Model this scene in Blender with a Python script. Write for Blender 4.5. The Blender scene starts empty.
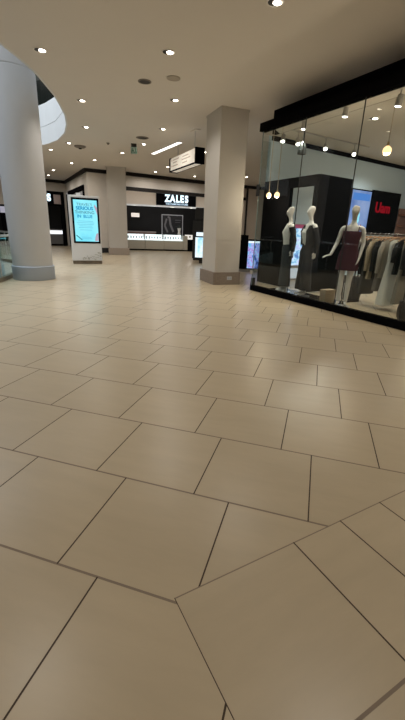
import bpy, bmesh, math, random
from mathutils import Vector, Matrix
random.seed(7)
S = bpy.context.scene
COL = S.collection
PI = math.pi

# ------------------------------------------------------------------ camera
CAM_H = 1.365
cd = bpy.data.cameras.new('camera')
cam = bpy.data.objects.new('camera', cd)
COL.objects.link(cam)
cd.sensor_fit = 'VERTICAL'
cd.sensor_height = 36.0
cd.lens = 366.5 / 720 * 36.0
cd.clip_start = 0.02
cd.clip_end = 200
_p, _r = 0.3414, 0.0368
_right = Vector((1, 0, 0)); _fwd = Vector((0, math.cos(_p), -math.sin(_p))); _up = Vector((0, math.sin(_p), math.cos(_p)))
_R = math.cos(_r) * _right + math.sin(_r) * _up
_U = -math.sin(_r) * _right + math.cos(_r) * _up
cam.matrix_world = Matrix((( _R.x, _U.x, -_fwd.x, 0), (_R.y, _U.y, -_fwd.y, 0), (_R.z, _U.z, -_fwd.z, CAM_H), (0, 0, 0, 1)))
S.camera = cam

# ------------------------------------------------------------------ world, daylight, exposure
S.view_settings.view_transform = 'Standard'
S.view_settings.look = 'None'
S.view_settings.gamma = 1
S.view_settings.use_curve_mapping = False
S.view_settings.exposure = 0.22
w = bpy.data.worlds.new('world'); S.world = w
w.use_nodes = True
w.node_tree.nodes['Background'].inputs['Color'].default_value = (1.0, 0.93, 0.85, 1)
w.node_tree.nodes['Background'].inputs['Strength'].default_value = 0.19
SPOT_W = 85         # the recessed downlights nearest the viewpoint; those farther off are dimmer (see spot_w)
def spot_w(y): return SPOT_W * (0.44 if y < 4 else 0.14 if y < 6.5 else 0.42 if y < 8 else 0.34 if y < 11 else 0.18 if y < 15 else 0.11 if y < 18 else 0.44)
TRACK_W = 60         # each spotlight of the glass shop
def area(name, loc, rot, sx, sy, power, color):
    l = bpy.data.lights.new(name, 'AREA'); l.shape = 'RECTANGLE'; l.size = sx; l.size_y = sy
    l.energy = power; l.color = color
    o = bpy.data.objects.new(name, l); o.location = loc; o.rotation_euler = rot; COL.objects.link(o); return o
# daylight falling through the skylight over the atrium
area('atrium_skylight', (-8.5, 9.0, 10.5), (0, 0, 0), 7, 12, 1250, (0.80, 0.90, 1.0))

# ------------------------------------------------------------------ mesh helpers
class MB:
    def __init__(self): self.bm = bmesh.new()
    def quad(self, pts):
        vs = [self.bm.verts.new(p) for p in pts]
        return self.bm.faces.new(vs)
    def box(self, c, s, rz=0.0, M=None):
        x, y, z = s[0] / 2, s[1] / 2, s[2] / 2
        m = M if M is not None else Matrix.Translation(c) @ Matrix.Rotation(rz, 4, 'Z')
        v = [self.bm.verts.new(m @ Vector(p)) for p in ((-x,-y,-z),(x,-y,-z),(x,y,-z),(-x,y,-z),(-x,-y,z),(x,-y,z),(x,y,z),(-x,y,z))]
        for f in ((0,3,2,1),(4,5,6,7),(0,1,5,4),(1,2,6,5),(2,3,7,6),(3,0,4,7)):
            self.bm.faces.new([v[i] for i in f])
        return self
    def b2(self, x0, x1, y0, y1, z0, z1):
        return self.box(((x0+x1)/2, (y0+y1)/2, (z0+z1)/2), (abs(x1-x0), abs(y1-y0), abs(z1-z0)))
    def prism(self, poly, z0, z1):
        a = [self.bm.verts.new((x, y, z0)) for x, y in poly]
        b = [self.bm.verts.new((x, y, z1)) for x, y in poly]
        n = len(poly)
        self.bm.faces.new(list(reversed(a))); self.bm.faces.new(b)
        for i in range(n):
            self.bm.faces.new((a[i], a[(i+1) % n], b[(i+1) % n], b[i]))
        return self
    def ribbon(self, path, th, z0, z1):
        """vertical strip of thickness th along an open plan path"""
        L = offset_path(path, th / 2); Rr = offset_path(path, -th / 2)
        return self.prism(L + Rr[::-1], z0, z1)
    def loft(self, rings, seg=20, caps=True):
        """rings: (cx, cy, z, rx, ry[, wave, waves])"""
        prev = None; first = None
        for r in rings:
            cx, cy, z, rx, ry = r[:5]
            wv, wn = (r[5], r[6]) if len(r) > 5 else (0, 0)
            cur = []
            for i in range(seg):
                a = 2 * PI * i / seg
                k = 1 + wv * math.sin(wn * a)
                cur.append(self.bm.verts.new((cx + rx * k * math.cos(a), cy + ry * k * math.sin(a), z)))
            if prev:
                for i in range(seg):
                    self.bm.faces.new((prev[i], prev[(i+1) % seg], cur[(i+1) % seg], cur[i]))
            else: first = cur
            prev = cur
        if caps:
            self.bm.faces.new(list(reversed(first))); self.bm.faces.new(prev)
        return self
    def cyl(self, p0, p1, r0, r1=None, seg=14):
        r1 = r0 if r1 is None else r1
        p0, p1 = Vector(p0), Vector(p1); d = (p1 - p0)
        q = d.to_track_quat('Z', 'Y')
        A, B = [], []
        for i in range(seg):
            a = 2 * PI * i / seg
            e = Vector((math.cos(a), math.sin(a), 0))
            A.append(self.bm.verts.new(p0 + q @ (e * r0))); B.append(self.bm.verts.new(p1 + q @ (e * r1)))
        self.bm.faces.new(list(reversed(A))); self.bm.faces.new(B)
        for i in range(seg): self.bm.faces.new((A[i], A[(i+1) % seg], B[(i+1) % seg], B[i]))
        return self
    def tube(self, pts, r, seg=10):
        """round bar through points, radius r or list"""
        pts = [Vector(p) for p in pts]; rs = r if isinstance(r, (list, tuple)) else [r] * len(pts)
        prev = None; first = None
        for k, p in enumerate(pts):
            d = (pts[min(k+1, len(pts)-1)] - pts[max(k-1, 0)])
            q = d.to_track_quat('Z', 'Y')
            cur = [self.bm.verts.new(p + q @ Vector((rs[k]*math.cos(2*PI*i/seg), rs[k]*math.sin(2*PI*i/seg), 0))) for i in range(seg)]
            if prev:
                best = min(range(seg), key=lambda o: sum((cur[(i+o) % seg].co - prev[i].co).length for i in range(0, seg, 3)))
                cur = cur[best:] + cur[:best]
                for i in range(seg): self.bm.faces.new((prev[i], prev[(i+1) % seg], cur[(i+1) % seg], cur[i]))
            else: first = cur
            prev = cur
        self.bm.faces.new(list(reversed(first))); self.bm.faces.new(prev)
        return self
    def lathe(self, prof, c=(0, 0, 0), seg=28):
        prev = None
        for r, z in prof:
            if r < 1e-6: cur = [self.bm.verts.new((c[0], c[1], c[2] + z))]
            else: cur = [self.bm.verts.new((c[0] + r*math.cos(2*PI*i/seg), c[1] + r*math.sin(2*PI*i/seg), c[2] + z)) for i in range(seg)]
            if prev:
                for i in range(seg):
                    j = (i+1) % seg
                    a = [prev[i % len(prev)], prev[j % len(prev)], cur[j % len(cur)], cur[i % len(cur)]]
                    u = []
                    for v in a:
                        if v not in u: u.append(v)
                    if len(u) > 2: self.bm.faces.new(u)
            prev = cur
        return self

def offset_path(path, d):
    out = []
    n = len(path)
    for i in range(n):
        a = Vector(path[max(i-1, 0)]).to_2d(); b = Vector(path[min(i+1, n-1)]).to_2d()
        p = Vector(path[i]).to_2d()
        t = (b - a).normalized(); nn = Vector((-t.y, t.x))
        if 0 < i < n-1:
            t1 = (p - a).normalized(); n1 = Vector((-t1.y, t1.x))
            k = max(0.5, nn.dot(n1))
        else: k = 1
        q = p + nn * d / k
        out.append((q.x, q.y))
    return out

def obj(name, mb, m, parent=None, smooth=False, bevel=0.0):
    me = bpy.data.meshes.new(name)
    bm = mb.bm if isinstance(mb, MB) else mb
    bmesh.ops.recalc_face_normals(bm, faces=bm.faces)
    if bevel:
        bmesh.ops.bevel(bm, geom=[e for e in bm.edges], offset=bevel, segments=2, profile=0.5, affect='EDGES', clamp_overlap=True)
    bm.to_mesh(me); bm.free()
    for mm in (m if isinstance(m, list) else [m]): me.materials.append(mm)
    if smooth:
        for p in me.polygons: p.use_smooth = True
        try: me.set_sharp_from_angle(angle=math.radians(40))
        except Exception: pass
    o = bpy.data.objects.new(name, me); COL.objects.link(o)
    if parent: o.parent = parent
    return o
def tag(o, label, cat=None, group=None, kind=None):
    o['label'] = label
    if cat: o['category'] = cat
    if group: o['group'] = group
    if kind: o['kind'] = kind
    return o
def thing(name, label, cat, loc=(0, 0, 0), rz=0.0, group=None, kind=None):
    o = bpy.data.objects.new(name, None); COL.objects.link(o)
    o.location = loc; o.rotation_euler = (0, 0, rz); o.empty_display_size = 0.1
    return tag(o, label, cat, group, kind)
def struct(name, mb, m, smooth=False, bevel=0.0, label=None):
    o = obj(name, mb, m, None, smooth, bevel); o['kind'] = 'structure'
    if label: o['label'] = label
    return o
def copy_thing(o, loc, label):
    c = o.copy(); COL.objects.link(c); c.location = loc; c['label'] = label
    for ch in list(o.children):
        k = ch.copy(); COL.objects.link(k); k.parent = c
        for g in list(ch.children):
            q = g.copy(); COL.objects.link(q); q.parent = k
    return c
def text_mesh(name, txt, size, ext, m, parent, loc, bold=0.0, align='CENTER', stretch=1.0):
    """upright lettering in the parent's XZ plane, facing -Y"""
    cu = bpy.data.curves.new(name, 'FONT'); cu.body = txt; cu.size = size; cu.extrude = ext
    cu.align_x = align; cu.align_y = 'CENTER'; cu.offset = bold
    t = bpy.data.objects.new(name, cu); COL.objects.link(t)
    dg = bpy.context.evaluated_depsgraph_get()
    me = bpy.data.meshes.new_from_object(t.evaluated_get(dg))
    bpy.data.objects.remove(t)
    me.transform(Matrix.Translation(loc) @ Matrix.Rotation(PI/2, 4, 'X') @ Matrix.Diagonal((stretch, 1, 1, 1)))
    me.materials.clear(); me.materials.append(m)
    o = bpy.data.objects.new(name, me); COL.objects.link(o)
    if parent: o.parent = parent
    return o

# ------------------------------------------------------------------ materials
def mat(name, col, rough=0.6, metal=0.0, emit=None, es=0.0, noise=0.0, nscale=6.0, spec=0.5, bump=0.0, coat=0.0):
    m = bpy.data.materials.new(name); m.use_nodes = True
    nt = m.node_tree; b = nt.nodes['Principled BSDF']
    b.inputs['Base Color'].default_value = (*col, 1)
    b.inputs['Roughness'].default_value = rough
    b.inputs['Metallic'].default_value = metal
    b.inputs['Specular IOR Level'].default_value = spec
    b.inputs['Coat Weight'].default_value = coat
    if emit:
        b.inputs['Emission Color'].default_value = (*emit, 1); b.inputs['Emission Strength'].default_value = es
    if noise or bump:
        tc = nt.nodes.new('ShaderNodeTexCoord'); n = nt.nodes.new('ShaderNodeTexNoise')
        n.inputs['Scale'].default_value = nscale; n.inputs['Detail'].default_value = 5
        nt.links.new(tc.outputs['Object'], n.inputs['Vector'])
        if noise:
            mx = nt.nodes.new('ShaderNodeMix'); mx.data_type = 'RGBA'
            mx.inputs['A'].default_value = tuple(max(0, c*(1-noise)) for c in col) + (1,)
            mx.inputs['B'].default_value = tuple(min(1, c*(1+noise)) for c in col) + (1,)
            nt.links.new(n.outputs['Fac'], mx.inputs['Factor']); nt.links.new(mx.outputs['Result'], b.inputs['Base Color'])
        if bump:
            bp = nt.nodes.new('ShaderNodeBump'); bp.inputs['Strength'].default_value = bump
            nt.links.new(n.outputs['Fac'], bp.inputs['Height']); nt.links.new(bp.outputs['Normal'], b.inputs['Normal'])
    return m
def glow(name, col, s):
    m = bpy.data.materials.new(name); m.use_nodes = True
    nt = m.node_tree; nt.nodes.clear()
    e = nt.nodes.new('ShaderNodeEmission'); o = nt.nodes.new('ShaderNodeOutputMaterial')
    e.inputs['Color'].default_value = (*col, 1); e.inputs['Strength'].default_value = s
    nt.links.new(e.outputs[0], o.inputs['Surface']); return m
def glass(name, tint=(0.93, 0.97, 0.96), ior=1.5, boost=0.0):
    m = bpy.data.materials.new(name); m.use_nodes = True
    nt = m.node_tree; nt.nodes.clear()
    o = nt.nodes.new('ShaderNodeOutputMaterial'); mx = nt.nodes.new('ShaderNodeMixShader')
    t = nt.nodes.new('ShaderNodeBsdfTransparent'); t.inputs['Color'].default_value = (*tint, 1)
    g = nt.nodes.new('ShaderNodeBsdfGlossy'); g.inputs['Roughness'].default_value = 0.0
    ge = nt.nodes.new('ShaderNodeNewGeometry'); dt = nt.nodes.new('ShaderNodeVectorMath'); dt.operation = 'DOT_PRODUCT'
    nt.links.new(ge.outputs['Incoming'], dt.inputs[0]); nt.links.new(ge.outputs['Normal'], dt.inputs[1])
    r0 = ((ior - 1) / (ior + 1)) ** 2 + boost
    om = N(nt, 'SUBTRACT', 1.0, N(nt, 'ABSOLUTE', dt.outputs['Value']))
    fr = N(nt, 'ADD', N(nt, 'MULTIPLY', N(nt, 'POWER', om, 5.0), 1.0 - r0), r0)   # Schlick reflectance, the same from both sides
    nt.links.new(fr, mx.inputs[0])
    nt.links.new(t.outputs[0], mx.inputs[1]); nt.links.new(g.outputs[0], mx.inputs[2]); nt.links.new(mx.outputs[0], o.inputs['Surface'])
    return m

def N(nt, op, a, b=None, c=None):
    n = nt.nodes.new('ShaderNodeMath'); n.operation = op
    for i, v in enumerate((a, b, c)):
        if v is None: continue
        if isinstance(v, (int, float)): n.inputs[i].default_value = v
        else: nt.links.new(v, n.inputs[i])
    return n.outputs[0]

def floor_mat(name, theta, ox, oy, L, W, shift, g_course, g_cross, extra_joints=False):
    """running-bond porcelain tiles: courses along theta, each course shifted by `shift` of a tile"""
    m = bpy.data.materials.new(name); m.use_nodes = True
    nt = m.node_tree; b = nt.nodes['Principled BSDF']
    tc = nt.nodes.new('ShaderNodeTexCoord'); sx = nt.nodes.new('ShaderNodeSeparateXYZ')
    nt.links.new(tc.outputs['Object'], sx.inputs[0])
    X = N(nt, 'SUBTRACT', sx.outputs['X'], ox); Y = N(nt, 'SUBTRACT', sx.outputs['Y'], oy)
    c, s = math.cos(theta), math.sin(theta)
    u = N(nt, 'ADD', N(nt, 'MULTIPLY', X, c), N(nt, 'MULTIPLY', Y, s))
    v = N(nt, 'SUBTRACT', N(nt, 'MULTIPLY', Y, c), N(nt, 'MULTIPLY', X, s))
    vr = N(nt, 'DIVIDE', v, W)
    row = N(nt, 'FLOOR', vr)
    fv = N(nt, 'SUBTRACT', vr, row)
    ur = N(nt, 'ADD', N(nt, 'DIVIDE', u, L), N(nt, 'MULTIPLY', row, shift))
    colm = N(nt, 'FLOOR', ur)
    fu = N(nt, 'SUBTRACT', ur, colm)
    dv = N(nt, 'MULTIPLY', N(nt, 'MINIMUM', fv, N(nt, 'SUBTRACT', 1.0, fv)), W)
    du = N(nt, 'MULTIPLY', N(nt, 'MINIMUM', fu, N(nt, 'SUBTRACT', 1.0, fu)), L)
    mcourse = N(nt, 'LESS_THAN', dv, g_course / 2)
    mcross = N(nt, 'LESS_THAN', du, g_cross / 2)
    if extra_joints:   # one tile of the border is cut into two strips
        e = N(nt, 'LESS_THAN', N(nt, 'ABSOLUTE', N(nt, 'SUBTRACT', u, 0.919)), g_cross / 2)
        mcross = N(nt, 'MAXIMUM', mcross, e)
    # per-tile tone
    cb = nt.nodes.new('ShaderNodeCombineXYZ'); nt.links.new(row, cb.inputs[0]); nt.links.new(colm, cb.inputs[1])
    wn = nt.nodes.new('ShaderNodeTexWhiteNoise'); wn.noise_dimensions = '3D'; nt.links.new(cb.outputs[0], wn.inputs['Vector'])
    # soft streaks running along the tile
    cb2 = nt.nodes.new('ShaderNodeCombineXYZ')
    nt.links.new(N(nt, 'MULTIPLY', u, 2.2), cb2.inputs[0]); nt.links.new(N(nt, 'MULTIPLY', v, 9.0), cb2.inputs[1]); nt.links.new(N(nt, 'MULTIPLY', wn.outputs['Value'], 30), cb2.inputs[2])
    nz = nt.nodes.new('ShaderNodeTexNoise'); nz.inputs['Scale'].default_value = 1.0; nz.inputs['Detail'].default_value = 6; nz.inputs['Roughness'].default_value = 0.6
    nt.links.new(cb2.outputs[0], nz.inputs['Vector'])
    k = N(nt, 'ADD', N(nt, 'MULTIPLY', wn.outputs['Value'], 0.06), N(nt, 'MULTIPLY', nz.outputs['Fac'], 0.22))
    k = N(nt, 'ADD', k, 0.86)
    base = nt.nodes.new('ShaderNodeMix'); base.data_type = 'RGBA'; base.blend_type = 'MULTIPLY'; base.inputs['Factor'].default_value = 1
    base.inputs['A'].default_value = TILE + (1,)
    cc = nt.nodes.new('ShaderNodeCombineColor')
    for i in range(3): nt.links.new(k, cc.inputs[i])
    nt.links.new(cc.outputs[0], base.inputs['B'])
    m1 = nt.nodes.new('ShaderNodeMix'); m1.data_type = 'RGBA'
    nt.links.new(mcourse, m1.inputs['Factor']); nt.links.new(base.outputs['Result'], m1.inputs['A']); m1.inputs['B'].default_value = GROUT + (1,)
    m2 = nt.nodes.new('ShaderNodeMix'); m2.data_type = 'RGBA'
    nt.links.new(mcross, m2.inputs['Factor']); nt.links.new(m1.outputs['Result'], m2.inputs['A']); m2.inputs['B'].default_value = JOINT + (1,)
    nt.links.new(m2.outputs['Result'], b.inputs['Base Color'])
    gm = N(nt, 'MAXIMUM', mcourse, mcross)
    rg = N(nt, 'ADD', N(nt, 'MULTIPLY', gm, 0.4), N(nt, 'ADD', 0.27, N(nt, 'MULTIPLY', nz.outputs['Fac'], 0.08)))
    nt.links.new(rg, b.inputs['Roughness'])
    b.inputs['Specular IOR Level'].default_value = 0.30
    bp = nt.nodes.new('ShaderNodeBump'); bp.inputs['Strength'].default_value = 0.35; bp.inputs['Distance'].default_value = 0.002
    nt.links.new(N(nt, 'SUBTRACT', 1.0, gm), bp.inputs['Height']); nt.links.new(bp.outputs['Normal'], b.inputs['Normal'])
    return m
TILE = (0.475, 0.392, 0.272)
GROUT = (0.23, 0.18, 0.135)
JOINT = (0.055, 0.035, 0.022)

M_floor = floor_mat('floor_tiles', -0.2878, -1.1717, 1.3491, 0.6077, 0.6109, 0.3237 , 0.011, 0.007)
M_floor2 = floor_mat('floor_border_tiles', 0.5079, -0.077, 1.041, 0.611, 0.600, 0.0, 0.011, 0.007, True)
M_low = mat('lower_floor_stone', (0.45, 0.44, 0.42), 0.5, noise=0.1)
M_ceil = mat('ceiling_paint', (0.76, 0.71, 0.655), 0.9, noise=0.02, nscale=2)
M_white = mat('white_paint', (0.78, 0.78, 0.77), 0.7, noise=0.02)
M_column = mat('column_panel', (0.55, 0.555, 0.56), 0.5, noise=0.03, nscale=3)
M_pillar = mat('pillar_plaster', (0.55, 0.52, 0.48), 0.6, noise=0.03, nscale=3)
M_stone = mat('base_stone', (0.25, 0.205, 0.17), 0.6, noise=0.3, nscale=25, spec=0.25)
M_stone2 = mat('base_stone_pale', (0.36, 0.30, 0.25), 0.6, noise=0.15, nscale=25)
M_steel = mat('brushed_steel', (0.39, 0.44, 0.51), 0.5, metal=0.3, noise=0.04)
M_wall = mat('wall_stone', (0.66, 0.61, 0.55), 0.7, noise=0.06, nscale=4)
M_beige = mat('beige_panel', (0.70, 0.61, 0.52), 0.7, noise=0.03)
M_trim = mat('dark_bronze_trim', (0.016, 0.013, 0.012), 0.6, spec=0.2)
M_black = mat('black_lacquer', (0.005, 0.005, 0.006), 0.7, spec=0.0)
M_blackm = mat('black_matt', (0.012, 0.012, 0.013), 0.7)
M_dark = mat('dark_interior', (0.030, 0.028, 0.028), 0.8)
M_glass = glass('shop_glass', (0.91, 0.945, 0.945), ior=1.40)
M_rail_glass = glass('rail_glass', (0.80, 0.92, 0.90), boost=0.05)
M_chrome = mat('satin_chrome', (0.62, 0.62, 0.62), 0.3, metal=1.0)
M_lamp = glow('downlight_lens', (1.0, 0.90, 0.74), 14)
M_tube = glow('linear_light', (1.0, 0.95, 0.88), 3.0)
M_shopwhite = mat('shop_wall_white', (0.56, 0.69, 0.78), 0.8, noise=0.02)
M_shopceil = mat('shop_ceiling', (0.60, 0.55, 0.47), 0.9)

# ------------------------------------------------------------------ structure: floor, ceiling, atrium
VOID_F = [(-4.9, -8), (-4.78, 4.0), (-4.85, 7.0), (-5.06, 9.1), (-5.3, 10.3), (-5.75, 11.7), (-6.6, 13.1), (-8.0, 14.5), (-10, 15.5), (-16, 16.0)]
fl = MB()
E1 = Vector((math.cos(0.5079), math.sin(0.5079))); N1 = Vector((E1.y, -E1.x))
corner = Vector((-0.077, 1.041))
bA = corner + E1 * 16; bB = corner + N1 * 10
poly = [(p[0], p[1]) for p in VOID_F] + [(-16, 30), (12, 30), (12, 8.0), (bA.x, bA.y)]
main = [(-4.9, -8)] + VOID_F[1:] + [(-16, 30), (14, 30), (bA.x, bA.y), (corner.x, corner.y), (bB.x, bB.y)]
f1 = fl.quad([(x, y, 0) for x, y in main])
f2 = fl.quad([(corner.x, corner.y, 0), (bA.x, bA.y, 0), (14, -8, 0), (bB.x, bB.y, 0)])
f2.material_index = 1
struct('floor', fl, [M_floor, M_floor2], label='beige stone tiled floor of the mall hall')
struct('trim_1', MB().ribbon(VOID_F, 0.04, -1.2, -0.002), M_white, label='white edge of the floor slab around the atrium')
struct('floor_lower', MB().b2(-22, 0, -8, 30, -5.2, -5.0), M_low, label='lower storey floor under the atrium')

VOID_C = [(-20, 1.0), (-9, 1.6), (-6.2, 2.6), (-4.7, 4.0), (-3.85, 5.4), (-3.5, 6.4), (-3.40, 7.14), (-3.36, 7.72), (-3.35, 8.32), (-3.41, 8.88), (-3.49, 9.6), (-3.63, 10.3), (-3.80, 11.07), (-4.08, 11.97), (-4.54, 13.06), (-5.15, 14.1), (-5.68, 14.7), (-6.05, 15.03), (-7, 15.6), (-8.5, 16.2), (-10, 16.5), (-20, 17)]
cl = MB()
CZ = 4.05
cl.quad([(x, y, CZ) for x, y in VOID_C + [(-20, 31), (14, 31), (14, -9), (-20, -9)]])
struct('ceiling', cl, M_ceil, label='plain painted hall ceiling with recessed lights')
fas = MB().ribbon(VOID_C, 0.05, CZ - 0.003, 4.60); struct('trim_2', fas, M_white, label='lower white band around the atrium opening')
fas = MB().ribbon(VOID_C, 0.06, 4.61, 5.26); struct('trim_3', fas, M_white, label='upper white band around the atrium opening')
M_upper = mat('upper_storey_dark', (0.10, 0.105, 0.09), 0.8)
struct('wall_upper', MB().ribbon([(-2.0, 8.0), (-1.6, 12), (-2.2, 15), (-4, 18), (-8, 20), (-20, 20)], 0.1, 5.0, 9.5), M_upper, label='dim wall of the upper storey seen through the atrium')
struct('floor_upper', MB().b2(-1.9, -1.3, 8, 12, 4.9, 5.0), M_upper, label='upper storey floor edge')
M_darkglass = mat('dark_rail_glass', (0.012, 0.014, 0.012), 0.15)
ur = obj('balustrade', MB().ribbon(offset_path(VOID_C[5:20], -0.12)[:], 0.02, 5.26, 6.05), M_darkglass)
tag(ur, 'dark glass balustrade of the upper storey above the white atrium band', 'railing')

# hall walls (plan polyline), all standing at the far end
W = {'far_left': [(-15.5, 21.3), (-9.41, 26.37)], 'angled': [(-9.41, 26.37), (-6.13, 20.28)], 'mid': [(-6.13, 20.28), (-5.35, 20.75), (-4.95, 20.86)],
     'band': [(-4.95, 20.86), (-4.4, 21.1), (-0.25, 23.75), (2.3, 25.2)], 'right': [(2.3, 25.2), (9, 28)]}
def wall_frame(a, b):
    a, b = Vector(a), Vector(b); d = (b - a).normalized()
    return a, d, math.atan2(d.y, d.x)
def back(path, d): return offset_path(path, d)
struct('wall_left', MB().ribbon(back(W['far_left'], 0.1), 0.2, 3.35, CZ), M_wall, label='beige wall above the far left shop')
struct('wall_angled', MB().ribbon([(-6.51 + -0.09*-0.88, 20.99 - 0.09*-0.474), (-6.13 + 0.08, 20.28 + 0.04)], 0.18, 0, CZ), M_wall, label='beige wall end beside the angled shop')
struct('wall_angled_top', MB().ribbon([(-9.33, 26.41), (-6.43, 21.03)], 0.18, 3.35, CZ), M_wall, label='beige wall above the angled shop')
struct('wall_mid', MB().ribbon(back(W['mid'], 0.1), 0.2, 0, CZ), M_wall, label='beige stone wall behind the distant white column')
struct('baseboard_mid', MB().ribbon(back(W['mid'], -0.02), 0.04, 0, 0.26), M_blackm, label='black baseboard of the wall behind the distant column')
struct('wall_band', MB().ribbon(back(W['band'], 0.08), 0.16, 3.36, CZ), M_wall, label='beige bulkhead above the jewellery shop')
struct('wall_right', MB().ribbon(back([(1.55, 24.75), (2.2, 25.12), (9, 28)], 0.1), 0.2, 0, CZ), M_beige, label='pale beige wall between the square pillar and the glass shop')
struct('trim_4', MB().ribbon(back([W['far_left'][0], W['far_left'][1], W['angled'][1], W['mid'][1], (-4.95, 20.86), (-4.4, 21.1), (-0.25, 23.75), (2.3, 25.2), (9, 28)], -0.05), 0.10, 3.88, CZ), M_trim, label='dark cornice running along the far end of the ceiling')
struct('trim_5', MB().ribbon(back(W['band'], 0.02), 0.26, 3.19, 3.36), M_trim, label='dark ledge under the beige bulkhead of the jewellery shop')
struct('trim_6', MB().box((2.43, 25.12, 1.95), (0.10, 0.06, 3.86), rz=0.39), M_trim, label='thin dark upright on the beige wall beside the glass shop')
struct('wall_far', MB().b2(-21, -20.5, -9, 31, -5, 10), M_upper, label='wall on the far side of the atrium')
struct('wall_far_lower', MB().ribbon([(-20.5, 17), (-3, 17)], 0.2, -5, -1.2), M_wall, label='lower storey wall below the far slab')

# ------------------------------------------------------------------ columns and pillars (fixed structure with parts)
def root_struct(name, label, loc, rz=0):
    return thing(name, label, None, loc, rz, None, 'structure')
c = root_struct('column', 'large round white column with grey metal base at the atrium edge', (-4.50, 9.78, 0))
obj('shaft', MB().lathe([(0.475, 0.30), (0.48, 0.32), (0.505, 4.52), (0.493, 4.53), (0.493, 4.55), (0.505, 4.56), (0.51, 8.0), (0, 8.0)], seg=64), M_column, c, True)
obj('base', MB().lathe([(0, 0), (0.505, 0), (0.512, 0.01), (0.512, 0.335), (0.502, 0.345), (0.42, 0.345)], seg=64), M_steel, c, True)
# pillar: corner toward the camera
a = math.atan2(0.284, 0.723)
PC = Vector((0.204, 9.78)); px = Vector((math.cos(a), math.sin(a))); py = Vector((-px.y, px.x))
pc = PC + px * 0.39 + py * 0.52
c = root_struct('pillar', 'square beige pillar with brown stone base beside the glass shop', (pc.x, pc.y, 0), a)
obj('shaft', MB().b2(-0.34, 0.36, -0.47, 0.46, 0.32, 1.115).b2(-0.332, 0.352, -0.462, 0.452, 1.115, 1.125).b2(-0.34, 0.36, -0.47, 0.46, 1.125, CZ - 0.04), M_pillar, c)
obj('top_collar', MB().b2(-0.355, 0.375, -0.485, 0.475, CZ - 0.04, CZ), M_pillar, c)
obj('base', MB().b2(-0.39, 0.39, -0.52, 0.50, 0, 0.325), M_stone, c, bevel=0.006)
so = obj('wall_socket', MB().b2(0.00, 0.14, -0.53, -0.518, 0.125, 0.215), M_column, c, bevel=0.003)
obj('socket_face', MB().b2(0.02, 0.06, -0.535, -0.529, 0.145, 0.195).b2(0.08, 0.12, -0.535, -0.529, 0.145, 0.195), M_steel, so)
c = root_struct('pillar', 'distant square white pillar with stone base left of the jewellery shop', (-4.57, 19.95, 0), 0.22)
obj('shaft', MB().b2(-0.445, 0.445, -0.48, 0.48, 0.30, CZ - 0.05), M_pillar, c)
obj('top_collar', MB().b2(-0.475, 0.475, -0.51, 0.51, CZ - 0.05, CZ), M_pillar, c)
obj('base', MB().b2(-0.52, 0.52, -0.55, 0.55, 0, 0.34), M_stone2, c, bevel=0.006)

# ------------------------------------------------------------------ ceiling fittings
M_baffle = mat('dark_baffle', (0.02, 0.018, 0.016), 0.6)
def downlight_proto(label):
    t = thing('ceiling_downlight', label, 'ceiling light', (0, 0, CZ), 0, 'recessed ceiling downlights')
    obj('trim_ring', MB().lathe([(0.088, 0.0), (0.115, 0.0), (0.115, -0.006), (0.108, -0.010), (0.088, -0.004), (0.088, 0.0)]), M_ceil, t, True)
    obj('baffle', MB().lathe([(0.0, -0.0015), (0.09, -0.0015), (0.09, -0.003), (0.0, -0.003)]), M_baffle, t)
    obj('lens', MB().lathe([(0.0, -0.004), (0.052, -0.004), (0.050, -0.010), (0.0, -0.012)], c=(0.030, 0.006, 0)), M_lamp, t, True)
    return t
spot = bpy.data.lights.new('downlight_beam', 'SPOT')
spot.energy = SPOT_W; spot.color = (1.0, 0.94, 0.86); spot.spot_size = math.radians(150); spot.spot_blend = 0.8; spot.shadow_soft_size = 0.07
DL = [((-2.853, 7.339), 'recessed downlight above the top of the large round column'),
      ((-0.74, 7.24), 'bright recessed downlight nearest to the two round ceiling speakers'),
      ((0.734, 5.768), 'recessed downlight cut by the top edge of the photo'),
      ((-2.994, 9.846), 'recessed downlight right of the widest point of the atrium opening'),
      ((-0.843, 9.575), 'recessed downlight left of the top of the square pillar'),
      ((-1.408, 12.134), 'recessed downlight above the far end of the linear light'),
      ((-3.652, 12.229), 'recessed downlight just beyond the rounded tip of the atrium opening'),
      ((-4.967, 14.522), 'recessed downlight left of the dark round smoke detector'),
      ((-6.123, 15.825), 'recessed downlight just below the atrium band, beside the round column'),
      ((-2.311, 14.269), 'recessed downlight next to the small exit sign'),
      ((-3.413, 15.959), 'recessed downlight above the distant white pillar, right of its top'),
      ((-5.025, 17.836), 'recessed downlight above the right edge of the advertising kiosk'),
      ((-6.393, 18.886), 'recessed downlight above the left edge of the advertising kiosk'),
      ((-9.38, 23.587), 'recessed downlight at the dark cornice beside the round column'),
      ((-8.23, 21.421), 'small dim recessed downlight above the far left shop'),
      ((-2.773, 20.711), 'recessed downlight just above the cornice left of the jewellery sign'),
      ((-1.968, 19.019), 'recessed downlight left of the hanging directory sign'),
      ((-0.809, 21.846), 'recessed downlight below the hanging directory sign'),
      ((-0.226, 15.219), 'recessed downlight touching the black end of the hanging sign'),
      ((1.93, 21.382), 'recessed downlight between the square pillar and the glass shop')]
p0 = None
for (x, y), lab in DL:
    if p0 is None:
        p0 = downlight_proto(lab); o = p0; o.location = (x, y, CZ)
    else: o = copy_thing(p0, (x, y, CZ), lab)
    sp = spot.copy(); sp.energy = spot_w(y)
    if y > 18: sp.spot_size = math.radians(174); sp.spot_blend = 0.4
    L = bpy.data.objects.new('lamp', sp); COL.objects.link(L); L.parent = o; L.location = (0, 0, -0.05)
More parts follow.
